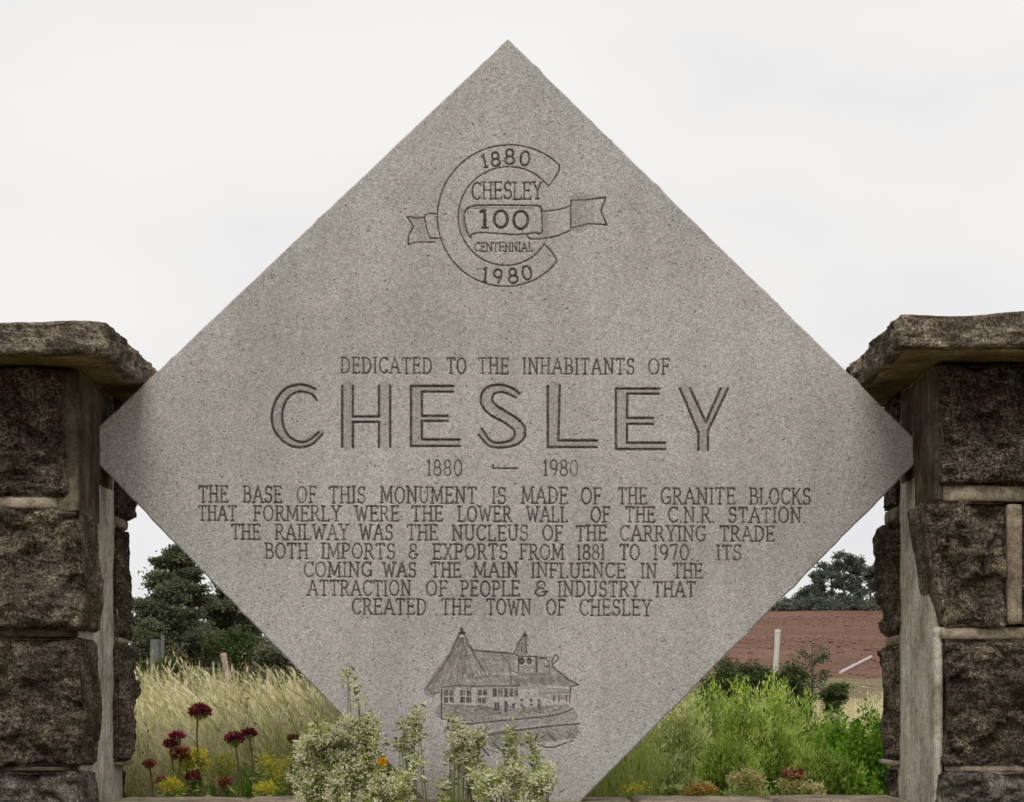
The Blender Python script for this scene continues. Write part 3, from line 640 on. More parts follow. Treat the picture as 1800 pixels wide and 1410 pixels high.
def tree(name, label, px, ytop, wpx, Y, nleaf, mat, ls, seed, style='round', cat='tree', group=None, sub=26, leanpx=0):
    R_ = random.Random(seed); x = PX(px, Y); zb = float(hgt(x, Y)); zt = PZ(ytop, Y); H = zt-zb; Wd = wpx*(Y+DC)/FPX
    t = thing(name, (x, Y, zb), label, cat, group)
    segs = [((x, Y, zb-.1), (x, Y, zb+H*.45), H*.03, H*.02), ((x, Y, zb+H*.45), (x+leanpx, Y, zb+H*.92), H*.02, H*.005)]
    blobs = []
    for k in range(sub):
        f = (k+.5)/sub
        if style == 'ridge': h = R_.uniform(.06, .95)**.8; rad = (1.1-h*.6)*R_.uniform(.2, 1.2)
        elif style == 'hedge': h = R_.uniform(.04, .86); rad = math.sqrt(max(0, 1-h**2.2))*R_.uniform(.3, 1.25)
        elif style == 'cedar': h = .16+.84*f; rad = (1-h)**.75*.9+.22; rad *= R_.uniform(.35, 1.25)
        else: h = R_.uniform(.2, .9); rad = math.sqrt(max(0, 1-((h-.5)/.52)**2))*R_.uniform(.2, .95)
        a = R_.uniform(0, 2*math.pi); c = Vector((x+math.cos(a)*rad*Wd/2*.8, Y+math.sin(a)*rad*Wd/2*.8, zb+H*h*.97))
        rb = (Wd*.11+H*.035)*R_.uniform(.7, 1.25)*(1-.45*h if style == 'cedar' else .72 if style == 'ridge' else 1); blobs.append((c, rb))
        segs.append(((x, Y, zb+H*max(.08, h*.9-.08)), c, H*.009, H*.003))
    v, f, _ = tubes(segs); mesh_np('trunk', v, f, M_BARK, t)
    per = nleaf//sub; cs, ti = [], []
    for c, rb in blobs:
        p = RG.normal(size=(per, 3)); p /= np.linalg.norm(p, axis=1)[:, None]; p *= np.clip(np.abs(RG.normal(.62, .36, per)), 0, 1.6)[:, None]*rb
        fl = .5 if style == 'cedar' else .8
        p[:, 2] *= fl; p[:, 0] *= 1.35; lump = RG.random()*.25
        cs.append(p+np.array(c)); ti.append(np.clip(RG.random(per)*.7+lump, 0, 1))
    cs = np.concatenate(cs); ti = np.concatenate(ti)
    v, f, tt = leaves(cs, up_dirs(len(cs), .1), ls*RG.uniform(.6, 1.4, len(cs)), ls*.6, ti)
    mesh_np('crown', v, f, mat, t, False, {'tint': tt}); return t

# far ridge trees
gname = 'trees along the ridge above the ploughed field'
rx = [(1395, 1058, 60), (1418, 1028, 60), (1440, 1004, 64), (1462, 984, 66), (1484, 966, 60), (1506, 976, 66), (1530, 990, 60), (1556, 980, 70), (1590, 996, 70), (1630, 990, 75), (1680, 1000, 80), (1360, 1062, 60), (1325, 1062, 60), (1290, 1058, 60), (1250, 1056, 60), (1200, 1050, 70)]
for k, (px, yt, wp_) in enumerate(rx):
    tree('ridge_tree', {1484: 'tallest grey green tree on the ridge, its top just left of the right pillar', 1462: 'rounded ridge tree just left of the tallest one', 1440: 'medium ridge tree second to the left of the tallest one', 1506: 'broad ridge tree just right of the tallest one', 1530: 'ridge tree touching the inner edge of the right pillar', 1395: 'lowest ridge tree where the ridge meets the slab edge', 1418: 'low ridge tree between the slab edge and the taller trees'}.get(px, 'hazy grey green tree on the ridge, hidden behind the slab or the right pillar'), px, yt, wp_*(.8+.1*(k*3 % 5)), 246+3*(k % 4), 3400, M_FAR, .36, 900+k, 'ridge', 'tree', gname, 24)
for k, (px, wp_) in enumerate(((1375, 90), (1430, 90), (1480, 100), (1530, 90), (1590, 110), (1310, 100))):
    tree('ridge_bush', {1375: 'low dark ridge bush beside the slab edge', 1430: 'low dark bush under the middle of the ridge trees', 1480: 'low dark bush under the tallest ridge tree', 1530: 'low dark ridge bush beside the right pillar'}.get(px, 'low dark ridge bush hidden behind the slab or the right pillar'), px, 1054-3*(k % 3), wp_, 243, 2600, M_FAR, .36, 950+k, 'hedge', 'bush', 'low bushes under the ridge trees', 16)
# evergreen group on the left
tree('cedar_tree', 'tall dark evergreen with ragged layered top, highest tree left of the slab', 306, 957, 175, 72, 42000, M_PINE, .15, 21, 'cedar', sub=60)
tree('cedar_tree', 'dark evergreen half hidden by the lower left edge of the slab', 410, 1010, 170, 76, 34000, M_PINE, .15, 22, 'cedar', sub=46)
tree('broadleaf_tree', 'low dark green tree close to the left pillar', 262, 1072, 80, 70, 15000, M_PINE, .13, 23, 'hedge', sub=26)
tree('broadleaf_tree', 'low rounded dark tree behind the leaning wooden post', 420, 1085, 120, 66, 20000, M_SHRUB, .13, 24, 'hedge', sub=28)
tree('broadleaf_tree', 'low bushy tree at the right end of the left tree group', 500, 1105, 130, 64, 20000, M_PINE, .13, 25, 'hedge', sub=28)
tree('broadleaf_tree', 'dark broad tree behind the lower left edge of the slab', 580, 1090, 150, 74, 12000, M_PINE, .15, 26, 'hedge', sub=20)
for px, yt, wp_, Y, s, m_, lb in ((300, 1150, 90, 34, 31, M_SHRUB, 'mid green bush at the foot of the evergreens near the left pillar'), (372, 1165, 80, 30, 32, M_PINE, 'dark bush left of the leaning wooden post'),
        (455, 1160, 110, 31, 33, M_PINE, 'dark bush right of the leaning wooden post'), (525, 1180, 80, 27, 34, M_SHRUB, 'small olive bush beside the pale stone')):
    tree('bush', lb, px, yt, wp_, Y, 11000, m_, .055, s, 'hedge', 'bush', sub=24)
for px, yt, wp_, Y, s, lb in ((1275, 1135, 100, 20, 41, 'dark bush rising above the green shrubs beside the slab'), (1330, 1148, 90, 17, 42, 'dark bush left of the pale post'), (1395, 1146, 80, 18, 43, 'dark olive bush right of the pale post'),
        (1428, 1122, 80, 60, 45, 'sparse olive bush with thin leaves in front of the bare brown slope'), (1468, 1190, 60, 22, 46, 'small green shrub in the dry field near the right pillar')):
    tree('bush', lb, px, yt, wp_, Y, 9000 if s != 45 else 900, M_SHRUB, .04 if Y < 50 else .09, s, 'hedge', 'bush', sub=24)

# small far objects
M_PALE = mat_plain('weathered_pale_wood', (.38, .35, .33), (.66, .62, .59), 8, .9, (1, 1, .2))
M_PINK = mat_plain('weathered_pinkish_wood', (.26, .18, .15), (.56, .44, .39), 14, .9, (1, 1, .2))
M_GREYP = mat_plain('grey_painted_metal', (.09, .10, .085), (.17, .18, .16), 4, .6)
def post(name, label, p, q, r, mat, cat, group=None):
    p, q = Vector(p), Vector(q)
    if 'pole' not in name:                               # run the post down along its own lean until it enters the ground
        d_ = (q-p).normalized()
        while p.z > float(hgt(p.x, p.y))-.05: p = p-d_*.05
    o = thing(name, p, label, cat, group)
    n = 6; segs = [(p.lerp(q, i/n), p.lerp(q, (i+1)/n), r*(1-.1*(i % 2)), r*(1-.1*((i+1) % 2))) for i in range(n)]+[(q, q+(q-p).normalized()*r*.4, r, r*.5), (p-(p.lerp(q, .001)-p).normalized()*r*.2, p, .001, r)]
    v, f, _ = tubes(segs, 7); mesh_np('shaft', v, f, mat, o)
    v, f, _ = tubes([(q-(q-p).normalized()*r*.3, q+(q-p).normalized()*r*.7, r*1.08, r*.9), (q+(q-p).normalized()*r*.7, q+(q-p).normalized()*r*.75, r*.9, .001)], 7); mesh_np('cap', v, f, mat, o)
post('wooden_post', 'upright pale post standing in front of the ploughed field', P(1361, 1215, 24), P(1367, 1110, 24), .047, M_PALE, 'post')
def on_ground(px, py, lift=0):
    Y = 20.
    while Y < 240 and P(px, py, Y).z-lift > float(hgt(PX(px, Y), Y)): Y += .25
    return P(px, py, Y)
post('wooden_pole', 'pale pole lying aslant on the brown slope near the right pillar', on_ground(1478, 1182, .06), on_ground(1531, 1155, .06), .095, M_PALE, 'pole')
post('wooden_post', 'leaning pinkish weathered post in the tall grass before the dark bushes', P(404, 1215, 17), P(393, 1152, 17), .038, M_PINK, 'post')
post('wooden_stake', 'thin pale stake leaning in the grass near the slab edge', P(482, 1230, 15), P(471, 1178, 15), .018, M_PINK, 'stake')
cb = thing('utility_cabinet', (PX(274, 40), 40, float(hgt(PX(274, 40), 40))), 'small grey cabinet with a pale post beside it under the evergreens', 'cabinet')
a, b = P(264, 1175, 40), P(280, 1124, 40); gz = float(hgt(a.x, 40)); box_mesh('housing', a.x, b.x, 40, 40.22, gz-.1, b.z, M_GREYP, cb, .01); box_mesh('door', a.x+.02, b.x-.02, 39.985, 39.999, a.z+.05, b.z-.05, M_GREYP, cb, .004)
a, b = P(283, 1172, 40), P(288, 1116, 40); box_mesh('post', a.x, b.x, 40, 40.08, gz-.1, b.z, M_GREYP, cb, .005)
gp = on_ground(550, 1241, .12); o = stone('flat_stone', PX(508, gp.y), PX(600, gp.y), gp.y, gp.y+.9, gp.z-.3, gp.z, mat_plain('pale_stone', (.42, .40, .37), (.62, .59, .56), 12), None, 77, (.01, .02, .008), .01, .04); props(o, 'long pale flat stone in the grass behind the slab edge', 'stone')

# ------------------------------------------------------------------ tall grass
M_DRY = mat_leaf('dry_grass_blades', [(0, (.10, .15, .03)), (.35, (.34, .40, .14)), (.68, (.70, .63, .36)), (1, (.95, .84, .62))], .45)
M_GREENG = mat_leaf('green_grass_blades', [(0, (.14, .21, .03)), (.5, (.36, .46, .10)), (1, (.66, .70, .27))], .35)
def grass(name, n, x0, x1, y0, y1, h0, h1, lean, wd, mat, label=None, plume=0, dens=None, tint=(0, 1), keep=None):
    Yv = y0+(y1-y0)*RG.random(n)**1.4; Xv = RG.uniform(x0, x1, n)*(1+Yv*.09)
    if keep is not None: k = keep(Xv, Yv); Xv, Yv = Xv[k], Yv[k]
    n = len(Xv); Z = hgt(Xv, Yv)-.02; h = RG.uniform(h0, h1, n)*(.84+.22*np.sin(Xv*2.1+Yv)*np.sin(Yv*1.3))
    base = np.stack([Xv, Yv, Z], 1); le = (RG.normal(lean, .24, n)+.08*np.sin(Xv*5.3+Yv*2.9)*np.cos(Yv*3.1-Xv*2))*h; ly = RG.normal(0, .15, n)*h
    tip = base+np.stack([le, ly, h], 1); mid = base+np.stack([le*.15, ly*.2, h*.6], 1)
    pn = .5+.5*np.sin(Xv*3.7+1.3*np.sin(Yv*2.2))*np.sin(Yv*1.9+Xv*1.1); ti = np.clip(tint[0]+(tint[1]-tint[0])*(.62*RG.random(n)+.38*pn), 0, 1); parts = [ribbons(base, tip, mid, wd*RG.uniform(.6, 1.4, n), ti)]
    if plume:
        k = RG.random(n) < plume; tp, bs = tip[k], mid[k]; m_ = 9
        tt = np.repeat(RG.random(len(tp))*.22, m_)[:, None]; pp = np.repeat(tp, m_, 0)*(1-tt)+np.repeat(bs, m_, 0)*tt
        pp = np.repeat(tp, m_, 0)+(np.repeat(bs, m_, 0)-np.repeat(tp, m_, 0))*RG.random((len(pp), 1))*.38
        dr = np.repeat(tp-bs, m_, 0)+RG.normal(size=pp.shape)*.05
        parts.append(leaves(pp, dr, .04, .007, np.clip(np.repeat(RG.uniform(.55, 1, len(tp)), m_), 0, 1)))
    v, f, t = join(*parts); o = mesh_np(name, v, f, mat, None, False, {'tint': t}); props(o, label, 'grass', kind='stuff'); return o
grass('tall_grass', 30000, -2.2, .3, .8, 9, .45, .84, -.24, .006, M_DRY, 'tall dry straw coloured grass with seed heads leaning left behind the wall', .24, tint=(.0, .95))
grass('tall_grass', 14000, -2.4, .5, 9, 26, .5, .95, -.2, .014, M_DRY, 'dry straw coloured meadow grass farther back below the evergreens', .25)
grass('green_grass', 20000, -2.0, .45, .75, 6.5, .26, .66, -.16, .006, M_GREENG, 'shorter green grass growing close behind the base wall', 0)
grass('green_grass', 8000, .3, 2.2, .40, 2.5, .08, .22, -.1, .006, M_GREENG, 'low green grass under the feathery shrubs', 0)
grass('dry_field_grass', 14000, .6, 2.2, 9, 34, .25, .55, -.05, .018, M_DRY, 'short dry pale grass beyond the green shrubs on the right', .2, tint=(.5, 1))

# clods and stones lying on the bare slope and the dry field
def lumps(name, n, x0, x1, y0, y1, r0, r1, mat, label, cat):
    Yv = RG.uniform(y0, y1, n); Xv = RG.uniform(x0, x1, n)*(Yv+DC); Z = hgt(Xv, Yv); r = RG.uniform(r0, r1, n)*RG.random(n)**1.5+r0*.3
    o8 = np.array([(1, 0, 0), (0, 1, 0), (-1, 0, 0), (0, -1, 0), (0, 0, .8), (0, 0, -.6)], float); f8 = np.array([(0, 1, 4), (1, 2, 4), (2, 3, 4), (3, 0, 4), (1, 0, 5), (2, 1, 5), (3, 2, 5), (0, 3, 5)])
    V = np.stack([Xv, Yv, Z], 1)[:, None, :]+o8[None]*r[:, None, None]*RG.uniform(.6, 1.3, (n, 6, 1)); F = (f8[None]+np.arange(n)[:, None, None]*6).reshape(-1, 3)
    return props(mesh_np(name, V.reshape(-1, 3), F, mat), label, cat, kind='stuff')
lumps('earth_clods', 12000, .05, .30, 86, 240, .04, .20, mat_plain('dry_clods', (.14, .075, .052), (.30, .18, .13), .7), 'scattered clods of dry brown earth on the bare slope', 'clods')
lumps('field_stones', 1500, .05, .25, 20, 80, .02, .09, mat_plain('field_stone', (.25, .20, .16), (.62, .55, .48), 3), 'small pale stones scattered over the dry field', 'stones')
n = 260; Yv = RG.uniform(.8, 7, n); Xv = RG.uniform(-1.5, .1, n)*(1+Yv*.1); b_ = np.stack([Xv, Yv, hgt(Xv, Yv)-.02], 1); h = RG.uniform(.35, .85, n)
t_ = b_+np.stack([RG.normal(-.12, .14, n), RG.normal(0, .08, n), h], 1); m2 = (b_+t_)/2; p1 = ribbons(b_, t_, m2, .006, RG.uniform(0, .6, n)); k = RG.integers(0, n, 9000); u = RG.uniform(.45, 1, 9000)[:, None]
p2 = leaves(b_[k]*(1-u)+t_[k]*u+RG.normal(size=(9000, 3))*.012, up_dirs(9000, .9, .5), .016*RG.uniform(.5, 1.5, 9000), .007, RG.random(9000))
v, f, tt = join(p1, p2); props(mesh_np('seeding_weeds', v, f, mat_leaf('brown_seed_heads', [(0, (.08, .04, .02)), (.4, (.26, .15, .08)), (.7, (.30, .30, .10)), (1, (.62, .50, .34))], .3), None, False, {'tint': tt}), 'brown and olive seeding weeds scattered through the tall grass', 'weeds', kind='stuff')
# ------------------------------------------------------------------ feathery shrubs, right
M_FEA = mat_leaf('lime_feathery_leaves', [(0, (.07, .15, .015)), (.4, (.36, .50, .085)), (.75, (.64, .76, .18)), (1, (.88, .90, .40))], .58)
M_FEB = mat_leaf('deep_green_leaves', [(0, (.035, .10, .008)), (.5, (.19, .38, .03)), (.85, (.42, .60, .08)), (1, (.72, .76, .2))], .52)
M_FEC = mat_leaf('pale_olive_leaves', [(0, (.13, .19, .04)), (.5, (.52, .60, .19)), (1, (.86, .86, .46))], .58)
def shrub(label, px, ytop, Y, wpx, nst, nl, mat, seed, ll=.03, lw=.006, cat='shrub', name='feathery_shrub', fan=.5, ybase=None):
    x = PX(px, Y); zb = float(hgt(x, Y)); H = PZ(ytop, Y)-zb; Wd = wpx*(Y+DC)/FPX
    t = thing(name, (x, Y, zb), label, cat, 'feathery green shrubs behind the base wall' if name == 'feathery_shrub' else None)
    a = RG.uniform(0, 2*math.pi, nst); r = np.sqrt(RG.random(nst)); hh = H*(1-.42*r**2)*RG.uniform(.78, 1.03, nst)
    base = np.stack([x+np.cos(a)*r*Wd*.2, Y+np.sin(a)*r*Wd*.2, np.full(nst, zb-.02)], 1)
    tip = np.stack([x+np.cos(a)*r*Wd*fan, Y+np.sin(a)*r*Wd*fan, zb+hh], 1); mid = (base+tip)/2+np.stack([np.cos(a)*r*Wd*.06, np.sin(a)*r*Wd*.06, hh*.1], 1)
    v, f, tt = ribbons(base, tip, mid, .007, RG.random(nst), 4); mesh_np('stems', v, f, M_STEM, t, False, {'tint': tt})
    k = RG.integers(0, nst, nl); u = RG.random(nl)**.75; u = .12+.88*u
    p = base[k]*((1-u)**2)[:, None]+2*mid[k]*(u*(1-u))[:, None]+tip[k]*(u*u)[:, None]
    p += RG.normal(size=p.shape)*.016
    dr = (tip-base)[k]*1.2/H+RG.normal(size=p.shape)*.55; ti = np.clip(.08+.42*RG.random(nl)+.5*u**3*RG.random(nl)+RG.normal(0, .13, nst)[k], 0, 1)
    v, f, tt = leaves(p, dr, ll*RG.uniform(.35, 1.5, nl), lw*RG.uniform(.6, 1.5, nl), ti, .15)
    mesh_np('foliage', v, f, mat, t, False, {'tint': tt}); return t
sh = [(1075, 1345, 1.2, 110, 60, 5500, M_FEC, 'low pale olive shrub closest to the slab tip'), (1130, 1290, 1.6, 130, 70, 7000, M_FEC, 'pale olive feathery shrub second from the slab tip'),
      (1195, 1235, 2.4, 140, 80, 8000, M_FEC, 'pale green feathery shrub against the lower right edge of the slab'), (1250, 1186, 3.6, 130, 80, 9000, M_FEA, 'tall lime green feathery shrub touching the slab edge'),
      (1310, 1192, 3.4, 120, 80, 9000, M_FEA, 'lime green feathery shrub in front of the dark bushes'), (1360, 1188, 3.8, 130, 80, 9000, M_FEA, 'lime green feathery shrub below the pale post'),
      (1415, 1215, 3.2, 120, 80, 8500, M_FEA, 'bright green shrub in front of the dry field'), (1280, 1290, 1.6, 130, 70, 7500, M_FEA, 'mid green feathery shrub low in the middle of the right opening'),
      (1365, 1275, 1.8, 140, 80, 8000, M_FEA, 'mid green feathery shrub low to the right of the middle'), (1190, 1330, 1.0, 110, 60, 5000, M_FEC, 'short olive shrub just behind the base wall'),
      (1440, 1300, 1.2, 110, 70, 6500, M_FEA, 'short green shrub behind the yellowing plants'), (1300, 1360, .8, 110, 50, 4500, M_FEC, 'lowest olive shrub beside the orange flowers')]
for k, (px, yt, Y, wp_, ns, nl, m_, lb) in enumerate(sh): shrub(lb, px, yt, Y, wp_, ns, nl, m_, k)
for px, yt, Y, wp_, nl, lb in ((1478, 1240, 2.4, 130, 11000, 'dense deep green leafy shrub left of the one at the right pillar'), (1530, 1232, 2.0, 120, 11000, 'dense deep green leafy shrub touching the right pillar'), (1490, 1330, 1.2, 120, 8000, 'dark low leafy shrub at the foot of the right pillar')):
    shrub(lb, px, yt, Y, wp_, 70, nl, M_FEB, 0, .018, .012, name='leafy_shrub')
for k, (px, yt, Y, lb) in enumerate(((1600, 1240, 2.6, 'deep green leafy shrub just behind the right pillar'), (1680, 1230, 3, 'deep green leafy shrub farthest right, behind the right pillar'))): shrub(lb, px, yt, Y, 140, 70, 7000, M_FEB, 0, .02, .012, name='leafy_shrub')

# yellowing plants along the wall, right
M_YEL = mat_leaf('yellowing_leaves', [(0, (.28, .30, .08)), (.5, (.70, .60, .24)), (1, (.90, .78, .50))], .35)
M_ORG = mat_leaf('orange_petals', [(0, (.45, .27, .05)), (1, (.85, .58, .16))], .3)
M_GOLD = mat_leaf('goldenrod_florets', [(0, (.50, .44, .03)), (.5, (.9, .76, .03)), (1, (.95, .86, .15))], .45)
M_MAR = mat_leaf('maroon_petals', [(0, (.07, .008, .014)), (.5, (.22, .025, .04)), (1, (.42, .08, .09))], .2)
M_CRIM = mat_leaf('crimson_petals', [(0, (.20, .012, .05)), (1, (.62, .05, .17))], .25)
M_RUST = mat_leaf('rust_brown_petals', [(0, (.12, .035, .02)), (.5, (.30, .10, .05)), (1, (.50, .22, .11))], .2)
def spray(name, label, px, py, Y, rx_, ry_, n, mat, cat, ll=.012, lw=.006, group=None, nst=14, part='flowers', leafmat=None):
    x = PX(px, Y); zb = float(hgt(x, Y)); s = (Y+DC)/FPX; zc = PZ(py, Y)
    t = thing(name, (x, Y, zb), label, cat, group)
    a = RG.normal(size=(nst, 3)); a /= np.linalg.norm(a, axis=1)[:, None]
    tips = np.array([x, Y, zc])+a*np.array([rx_*s, rx_*s, ry_*s])*RG.uniform(.3, 1, (nst, 1)); base = np.array([x, Y, zb-.02])+RG.normal(size=(nst, 3))*np.array([.02, .02, 0])
    v, f, tt = ribbons(base, tips, (base+tips)/2+RG.normal(size=(nst, 3))*.02, .005, RG.random(nst), 4); mesh_np('stems', v, f, M_STEM, t, False, {'tint': tt})
    k = RG.integers(0, nst, n); p = tips[k]+RG.normal(size=(n, 3))*np.array([rx_*s*.22, rx_*s*.22, ry_*s*.22])
    v, f, tt = leaves(p, up_dirs(n, .3), ll*RG.uniform(.6, 1.3, n), lw, RG.random(n)); mesh_np(part, v, f, mat, t, False, {'tint': tt})
    if leafmat:
        k = RG.integers(0, nst, n); u = RG.uniform(.5, 1, n)[:, None]; p = base[k]*(1-u)+tips[k]*u+RG.normal(size=(n, 3))*.012
        v, f, tt = leaves(p, up_dirs(n, .3), .02, .005, RG.random(n)); mesh_np('leaves', v, f, leafmat, t, False, {'tint': tt})
    return t
for px, py, rx_, ry_, m_, lb in ((1228, 1388, 26, 12, M_ORG, 'patch of orange flowers low behind the base wall'), (1310, 1372, 26, 20, M_YEL, 'pale yellowing plant right of the orange flowers'),
        (1395, 1362, 20, 9, M_RUST, 'reddish brown leaved plant above the yellow leaves'), (1398, 1382, 34, 16, M_YEL, 'yellowing plant in front of the reddish one'), (1432, 1392, 20, 12, M_YEL, 'small yellowing plant nearest the right pillar'), (1180, 1392, 24, 10, M_FEC, 'small olive plant low behind the base wall')):
    spray('wall_plant', lb, px, py, .5, rx_, ry_, 600, m_, 'plant', .014, .006, None, 16, 'foliage', M_FEC)
spray('goldenrod', 'bright yellow goldenrod spray among the maroon flowers', 338, 1338, .50, 30, 22, 2200, M_GOLD, 'flower', .008, .005, None, 22, 'florets', M_GREENG)
spray('goldenrod', 'small yellow flower spray at the foot of the maroon flowers', 300, 1378, .42, 28, 14, 800, M_GOLD, 'flower', .007, .004, None, 14, 'florets', M_GREENG)
spray('goldenrod', 'airy yellow spray between the maroon pair and the cream shrub', 478, 1350, .5, 34, 26, 800, M_GOLD, 'flower', .007, .004, None, 18, 'florets', M_GREENG)
spray('goldenrod', 'tall airy yellow spray left of the green tuft', 392, 1340, .8, 26, 22, 380, M_GOLD, 'flower', .007, .004, None, 16, 'florets', M_GREENG)
spray('goldenrod', 'small yellow flowers low by the slab tip on the right', 1120, 1385, .5, 40, 10, 260, M_GOLD, 'flower', .007, .004, None, 16, 'florets', M_GREENG)
spray('goldenrod', 'sparse yellow sprig low beside the cream flowered shrub', 468, 1385, .42, 30, 12, 500, M_GOLD, 'flower', .007, .004, None, 12, 'florets', M_GREENG)
shrub('bright green tuft beneath the pair of maroon flowers', 438, 1340, .55, 30, 26, 1200, M_FEB, 0, .03, .004, 'plant', 'grass_tuft', .4)

def bloom(label, px, py, r, mat, lean=0, Y=.46, flat=.75):
    s = (Y+DC)/FPX; x = PX(px, Y); z = PZ(py, Y); zb = float(hgt(x, Y)); R_ = r*s*1.12
    t = thing('maroon_flower', (x+lean*s, Y, zb), label, 'flower', 'dark maroon flowers behind the wall')
    segs = []; n = 7; prev = Vector((x+lean*s, Y, zb-.02))
    for i in range(1, n+1):
        f_ = i/n; q = Vector((x+lean*s*(1-f_)+.011*math.sin(f_*5+px)*f_*(1.2-f_)*4, Y+.004*math.cos(f_*7), zb+(z-zb)*f_)); segs.append((prev, q, .0034, .0028)); prev = q
    v, f, _ = tubes(segs, 5); mesh_np('stem', v, f, M_STEMB, t)
    n = 300; d_ = RG.normal(size=(n, 3)); d_[:, 2] = np.abs(d_[:, 2])*.8-.25; d_ /= np.linalg.norm(d_, axis=1)[:, None]
    p = np.array([x, Y, z])+d_*np.array([R_, R_, R_*flat])*RG.uniform(.35, .8, (n, 1))
    dr = d_+RG.normal(size=(n, 3))*.35; dr[:, 2] *= .6
    v, f, tt = leaves(p, dr, R_*.46*RG.uniform(.7, 1.2, n), R_*.28, RG.random(n)); mesh_np('petals', v, f, mat, t, False, {'tint': tt})
    k = 60; d2 = RG.normal(size=(k, 3)); d2[:, 2] = -np.abs(d2[:, 2])*.5; p = np.array([x, Y, z-R_*.2])+d2*R_*.12
    v, f, tt = leaves(p, d2, R_*.6, R_*.18, RG.random(k)); mesh_np('sepals', v, f, M_GREENG if mat is not M_RUST else M_RUST, t, False, {'tint': tt})
    k = 14; u = RG.uniform(.1, .75, k); p = np.stack([x+lean*s*(1-u), np.full(k, Y), zb+(z-zb)*u], 1); dr = RG.normal(size=(k, 3)); dr[:, 2] = .6
    v, f, tt = leaves(p, dr, .05, .010, RG.random(k), .3); mesh_np('leaves', v, f, M_GREENG, t, False, {'tint': tt})
for a in ((352, 1252, 18, M_MAR, 'tallest and largest maroon flower, standing above all the others', 6), (311, 1295, 12, M_CRIM, 'crimson flower head just above a dark one in the left cluster', 2), (300, 1308, 12, M_MAR, 'dark maroon flower tucked below the crimson one', 2),
          (316, 1325, 16, M_RUST, 'wide rusty brown flower head above the yellow goldenrod', 4), (262, 1343, 11, M_RUST, 'small rusty flower nearest the left pillar', 0), (286, 1371, 9, M_CRIM, 'small low crimson flower near the left pillar', 2),
          (340, 1367, 13, M_MAR, 'dark flower low below the yellow goldenrod', 0), (396, 1375, 12, M_RUST, 'low rusty flower midway between the goldenrod and green tuft', 3), (413, 1300, 16, M_MAR, 'left and wider flower of the maroon pair', 4), (438, 1290, 13, M_MAR, 'right and higher flower of the maroon pair', 2),
          (517, 1299, 11, M_RUST, 'brown withered flower at the edge of the cream shrub', -2)): bloom(a[4], a[0], a[1], a[2], a[3], a[5])

# ------------------------------------------------------------------ cream flowered plants in front of the slab
M_CLEAF = mat_leaf('variegated_leaves', [(0, (.08, .12, .02)), (.3, (.27, .34, .07)), (.55, (.58, .64, .24)), (1, (.88, .88, .62))], .5)
M_CREAM = mat_leaf('cream_florets', [(0, (.74, .72, .45)), (.5, (.88, .86, .66)), (1, (.92, .91, .80))], .45)
def cream(label, blobs, Y, dens, seed, cf=.5, name='cream_flower_shrub', cat='shrub', group='cream flowered plants in front of the slab'):
    s = (Y+DC)/FPX; xs_ = [b[0] for b in blobs]; x0 = PX(sum(xs_)/len(xs_), Y); zb = float(hgt(x0, Y))
    t = thing(name, (x0, Y, zb), label, cat, group)
    lv, fl, segs = [], [], []
    for px, py, rx_, ry_ in blobs:
        c = np.array([PX(px, Y), Y, PZ(py, Y)]); n = int(dens*1.15*rx_*ry_/100)
        nt_ = max(3, int(rx_*ry_/75)); q = RG.normal(size=(nt_, 3)); q /= np.linalg.norm(q, axis=1)[:, None]; q *= RG.uniform(.25, 1.08, (nt_, 1))
        tc_ = c+q*np.array([rx_*s, min(rx_*s, .10), ry_*s]); kk = RG.integers(0, nt_, n)
        p = tc_[kk]+RG.normal(size=(n, 3))*np.array([.011, .011, .013]); lv.append(p)
        nc = max(1, int(rx_*ry_/15*cf)); q = RG.normal(size=(nc, 3)); q /= np.linalg.norm(q, axis=1)[:, None]; q[:, 1] = -np.abs(q[:, 1])
        q = tc_[RG.integers(0, nt_, nc)]+q*.013; m_ = 34
        fl.append(np.repeat(q, m_, 0)+RG.normal(size=(nc*m_, 3))*np.repeat(RG.uniform(.004, .011, nc), m_)[:, None])
        for tcj in tc_[:(1 if rx_ < 13 else 7)]:
            b = Vector((x0+(c[0]-x0)*.6+random.uniform(-.02, .02), Y+random.uniform(-.02, .02), zb-.02)); e_ = Vector(tcj); m2 = (b+e_)/2+Vector((random.uniform(-.02, .02), 0, .03))
            segs += [(b, m2, .0035, .003), (m2, e_, .003, .0015)]
    v, f, _ = tubes(segs, 4); mesh_np('stems', v, f, M_STEM, t)
    p = np.concatenate(lv); n = len(p); v, f, tt = leaves(p, up_dirs(n, .35), .021*RG.uniform(.45, 1.4, n), .0085, np.clip(RG.beta(1.5, 1.6, n), 0, 1), .15); mesh_np('leaves', v, f, M_CLEAF, t, False, {'tint': tt})
    p = np.concatenate(fl); n = len(p); v, f, tt = leaves(p, up_dirs(n, .2), .0085, .0055, RG.random(n)); mesh_np('florets', v, f, M_CREAM, t, False, {'tint': tt})
    return t
cream('wide cream flowered shrub at the left foot of the slab', [(555, 1310, 38, 38), (600, 1290, 40, 32), (640, 1290, 26, 34), (545, 1360, 36, 40), (600, 1350, 45, 42), (650, 1350, 38, 40), (700, 1380, 38, 30), (580, 1400, 60, 26), (660, 1400, 60, 24), (652, 1265, 12, 16)], -.28, 26, 1)
cream('slim cream and green plant right of the wide one', [(725, 1285, 18, 24), (738, 1260, 8, 18), (715, 1315, 18, 18), (728, 1340, 18, 14)], -.22, 24, 2, .45)
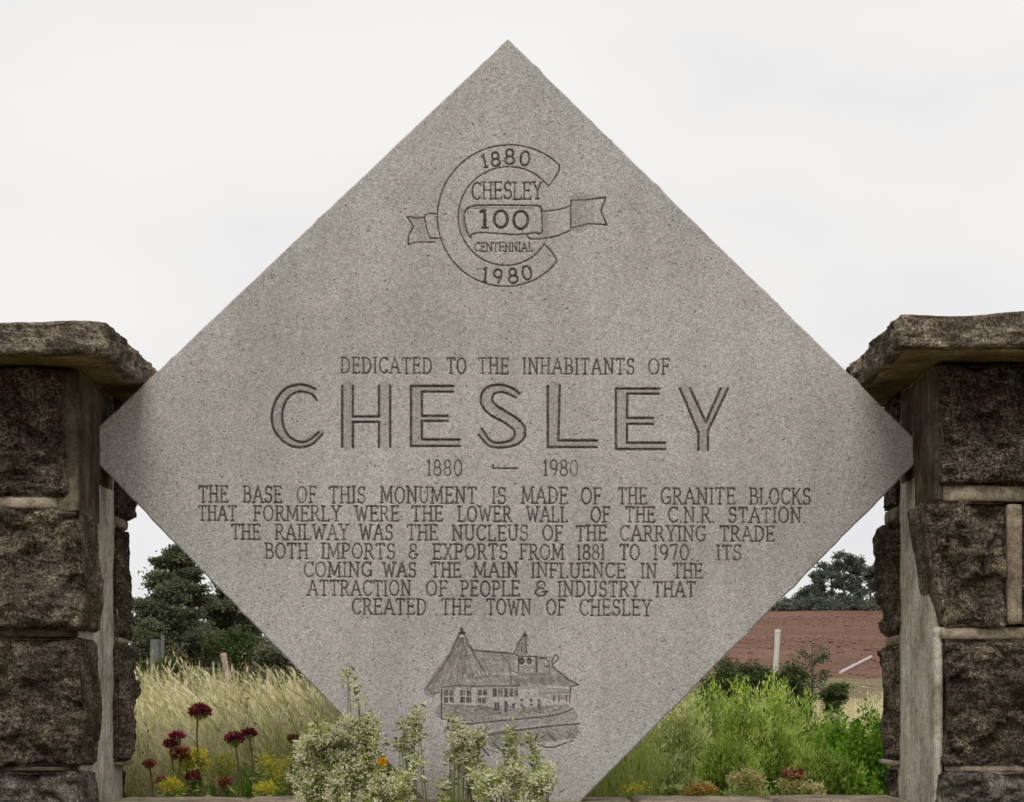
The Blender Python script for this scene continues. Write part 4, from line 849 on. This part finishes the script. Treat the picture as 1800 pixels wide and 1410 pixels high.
cream('rounded cream flowered plant standing before the station carving', [(800, 1282, 14, 14), (822, 1298, 30, 24), (815, 1325, 24, 28), (832, 1350, 20, 22), (845, 1375, 20, 22)], -.2, 24, 3, .7)
cream('low cream plant at the bottom right of the slab', [(870, 1365, 30, 18), (910, 1350, 24, 20), (945, 1368, 26, 24), (900, 1392, 50, 22), (955, 1398, 18, 18), (850, 1395, 26, 16)], -.24, 22, 4, .5)
cream('small green sprout at the bottom between the cream plants', [(785, 1392, 14, 16), (783, 1408, 14, 14)], -.2, 26, 5, .15)
cream('tall thin green sprig before the rail carving, left one', [(897, 1288, 6, 14), (902, 1308, 9, 16), (905, 1330, 12, 18)], -.2, 26, 6, .08, 'green_sprig', 'plant', 'thin green sprigs in front of the slab')
cream('tall thin green sprig before the rail carving, right one', [(932, 1300, 5, 12), (938, 1320, 8, 16), (940, 1340, 10, 16)], -.2, 26, 7, .08, 'green_sprig', 'plant', 'thin green sprigs in front of the slab')
cream('tallest thin yellow green sprig left of the station carving', [(608, 1182, 5, 12), (613, 1197, 6, 10), (627, 1217, 5, 12), (633, 1240, 3, 12)], -.2, 26, 8, 0, 'green_sprig', 'plant', 'thin green sprigs in front of the slab')
# single orange flower
Yf = -.40; of = thing('orange_flower', (PX(668, Yf), Yf, .95), 'single orange yellow flower in the wide cream shrub', 'flower')
c = P(664, 1342, Yf); v, f, _ = tubes([((c.x+.01, Yf, .95), (c.x, Yf, c.z-.03), .003, .0025), ((c.x, Yf, c.z-.03), tuple(c), .0025, .002)], 4); mesh_np('stem', v, f, M_STEM, of)
nn = 26; dr = RG.normal(size=(nn, 3))*.45+np.array([.8, -.2, .45]); v, f, tt = leaves(np.repeat([list(c)], nn, 0)+RG.normal(size=(nn, 3))*.002, dr, .030, .011, RG.random(nn)); mesh_np('petals', v, f, mat_leaf('orange_yellow_petals', [(0, (.7, .32, .01)), (1, (.9, .55, .04))], .3), of, False, {'tint': tt})
# planting bed cover in front of the wall
grass('green_grass', 5000, -2.2, 2.2, -1.1, -.12, .05, .16, 0, .005, M_GREENG, 'low green growth in the bed in front of the base wall')
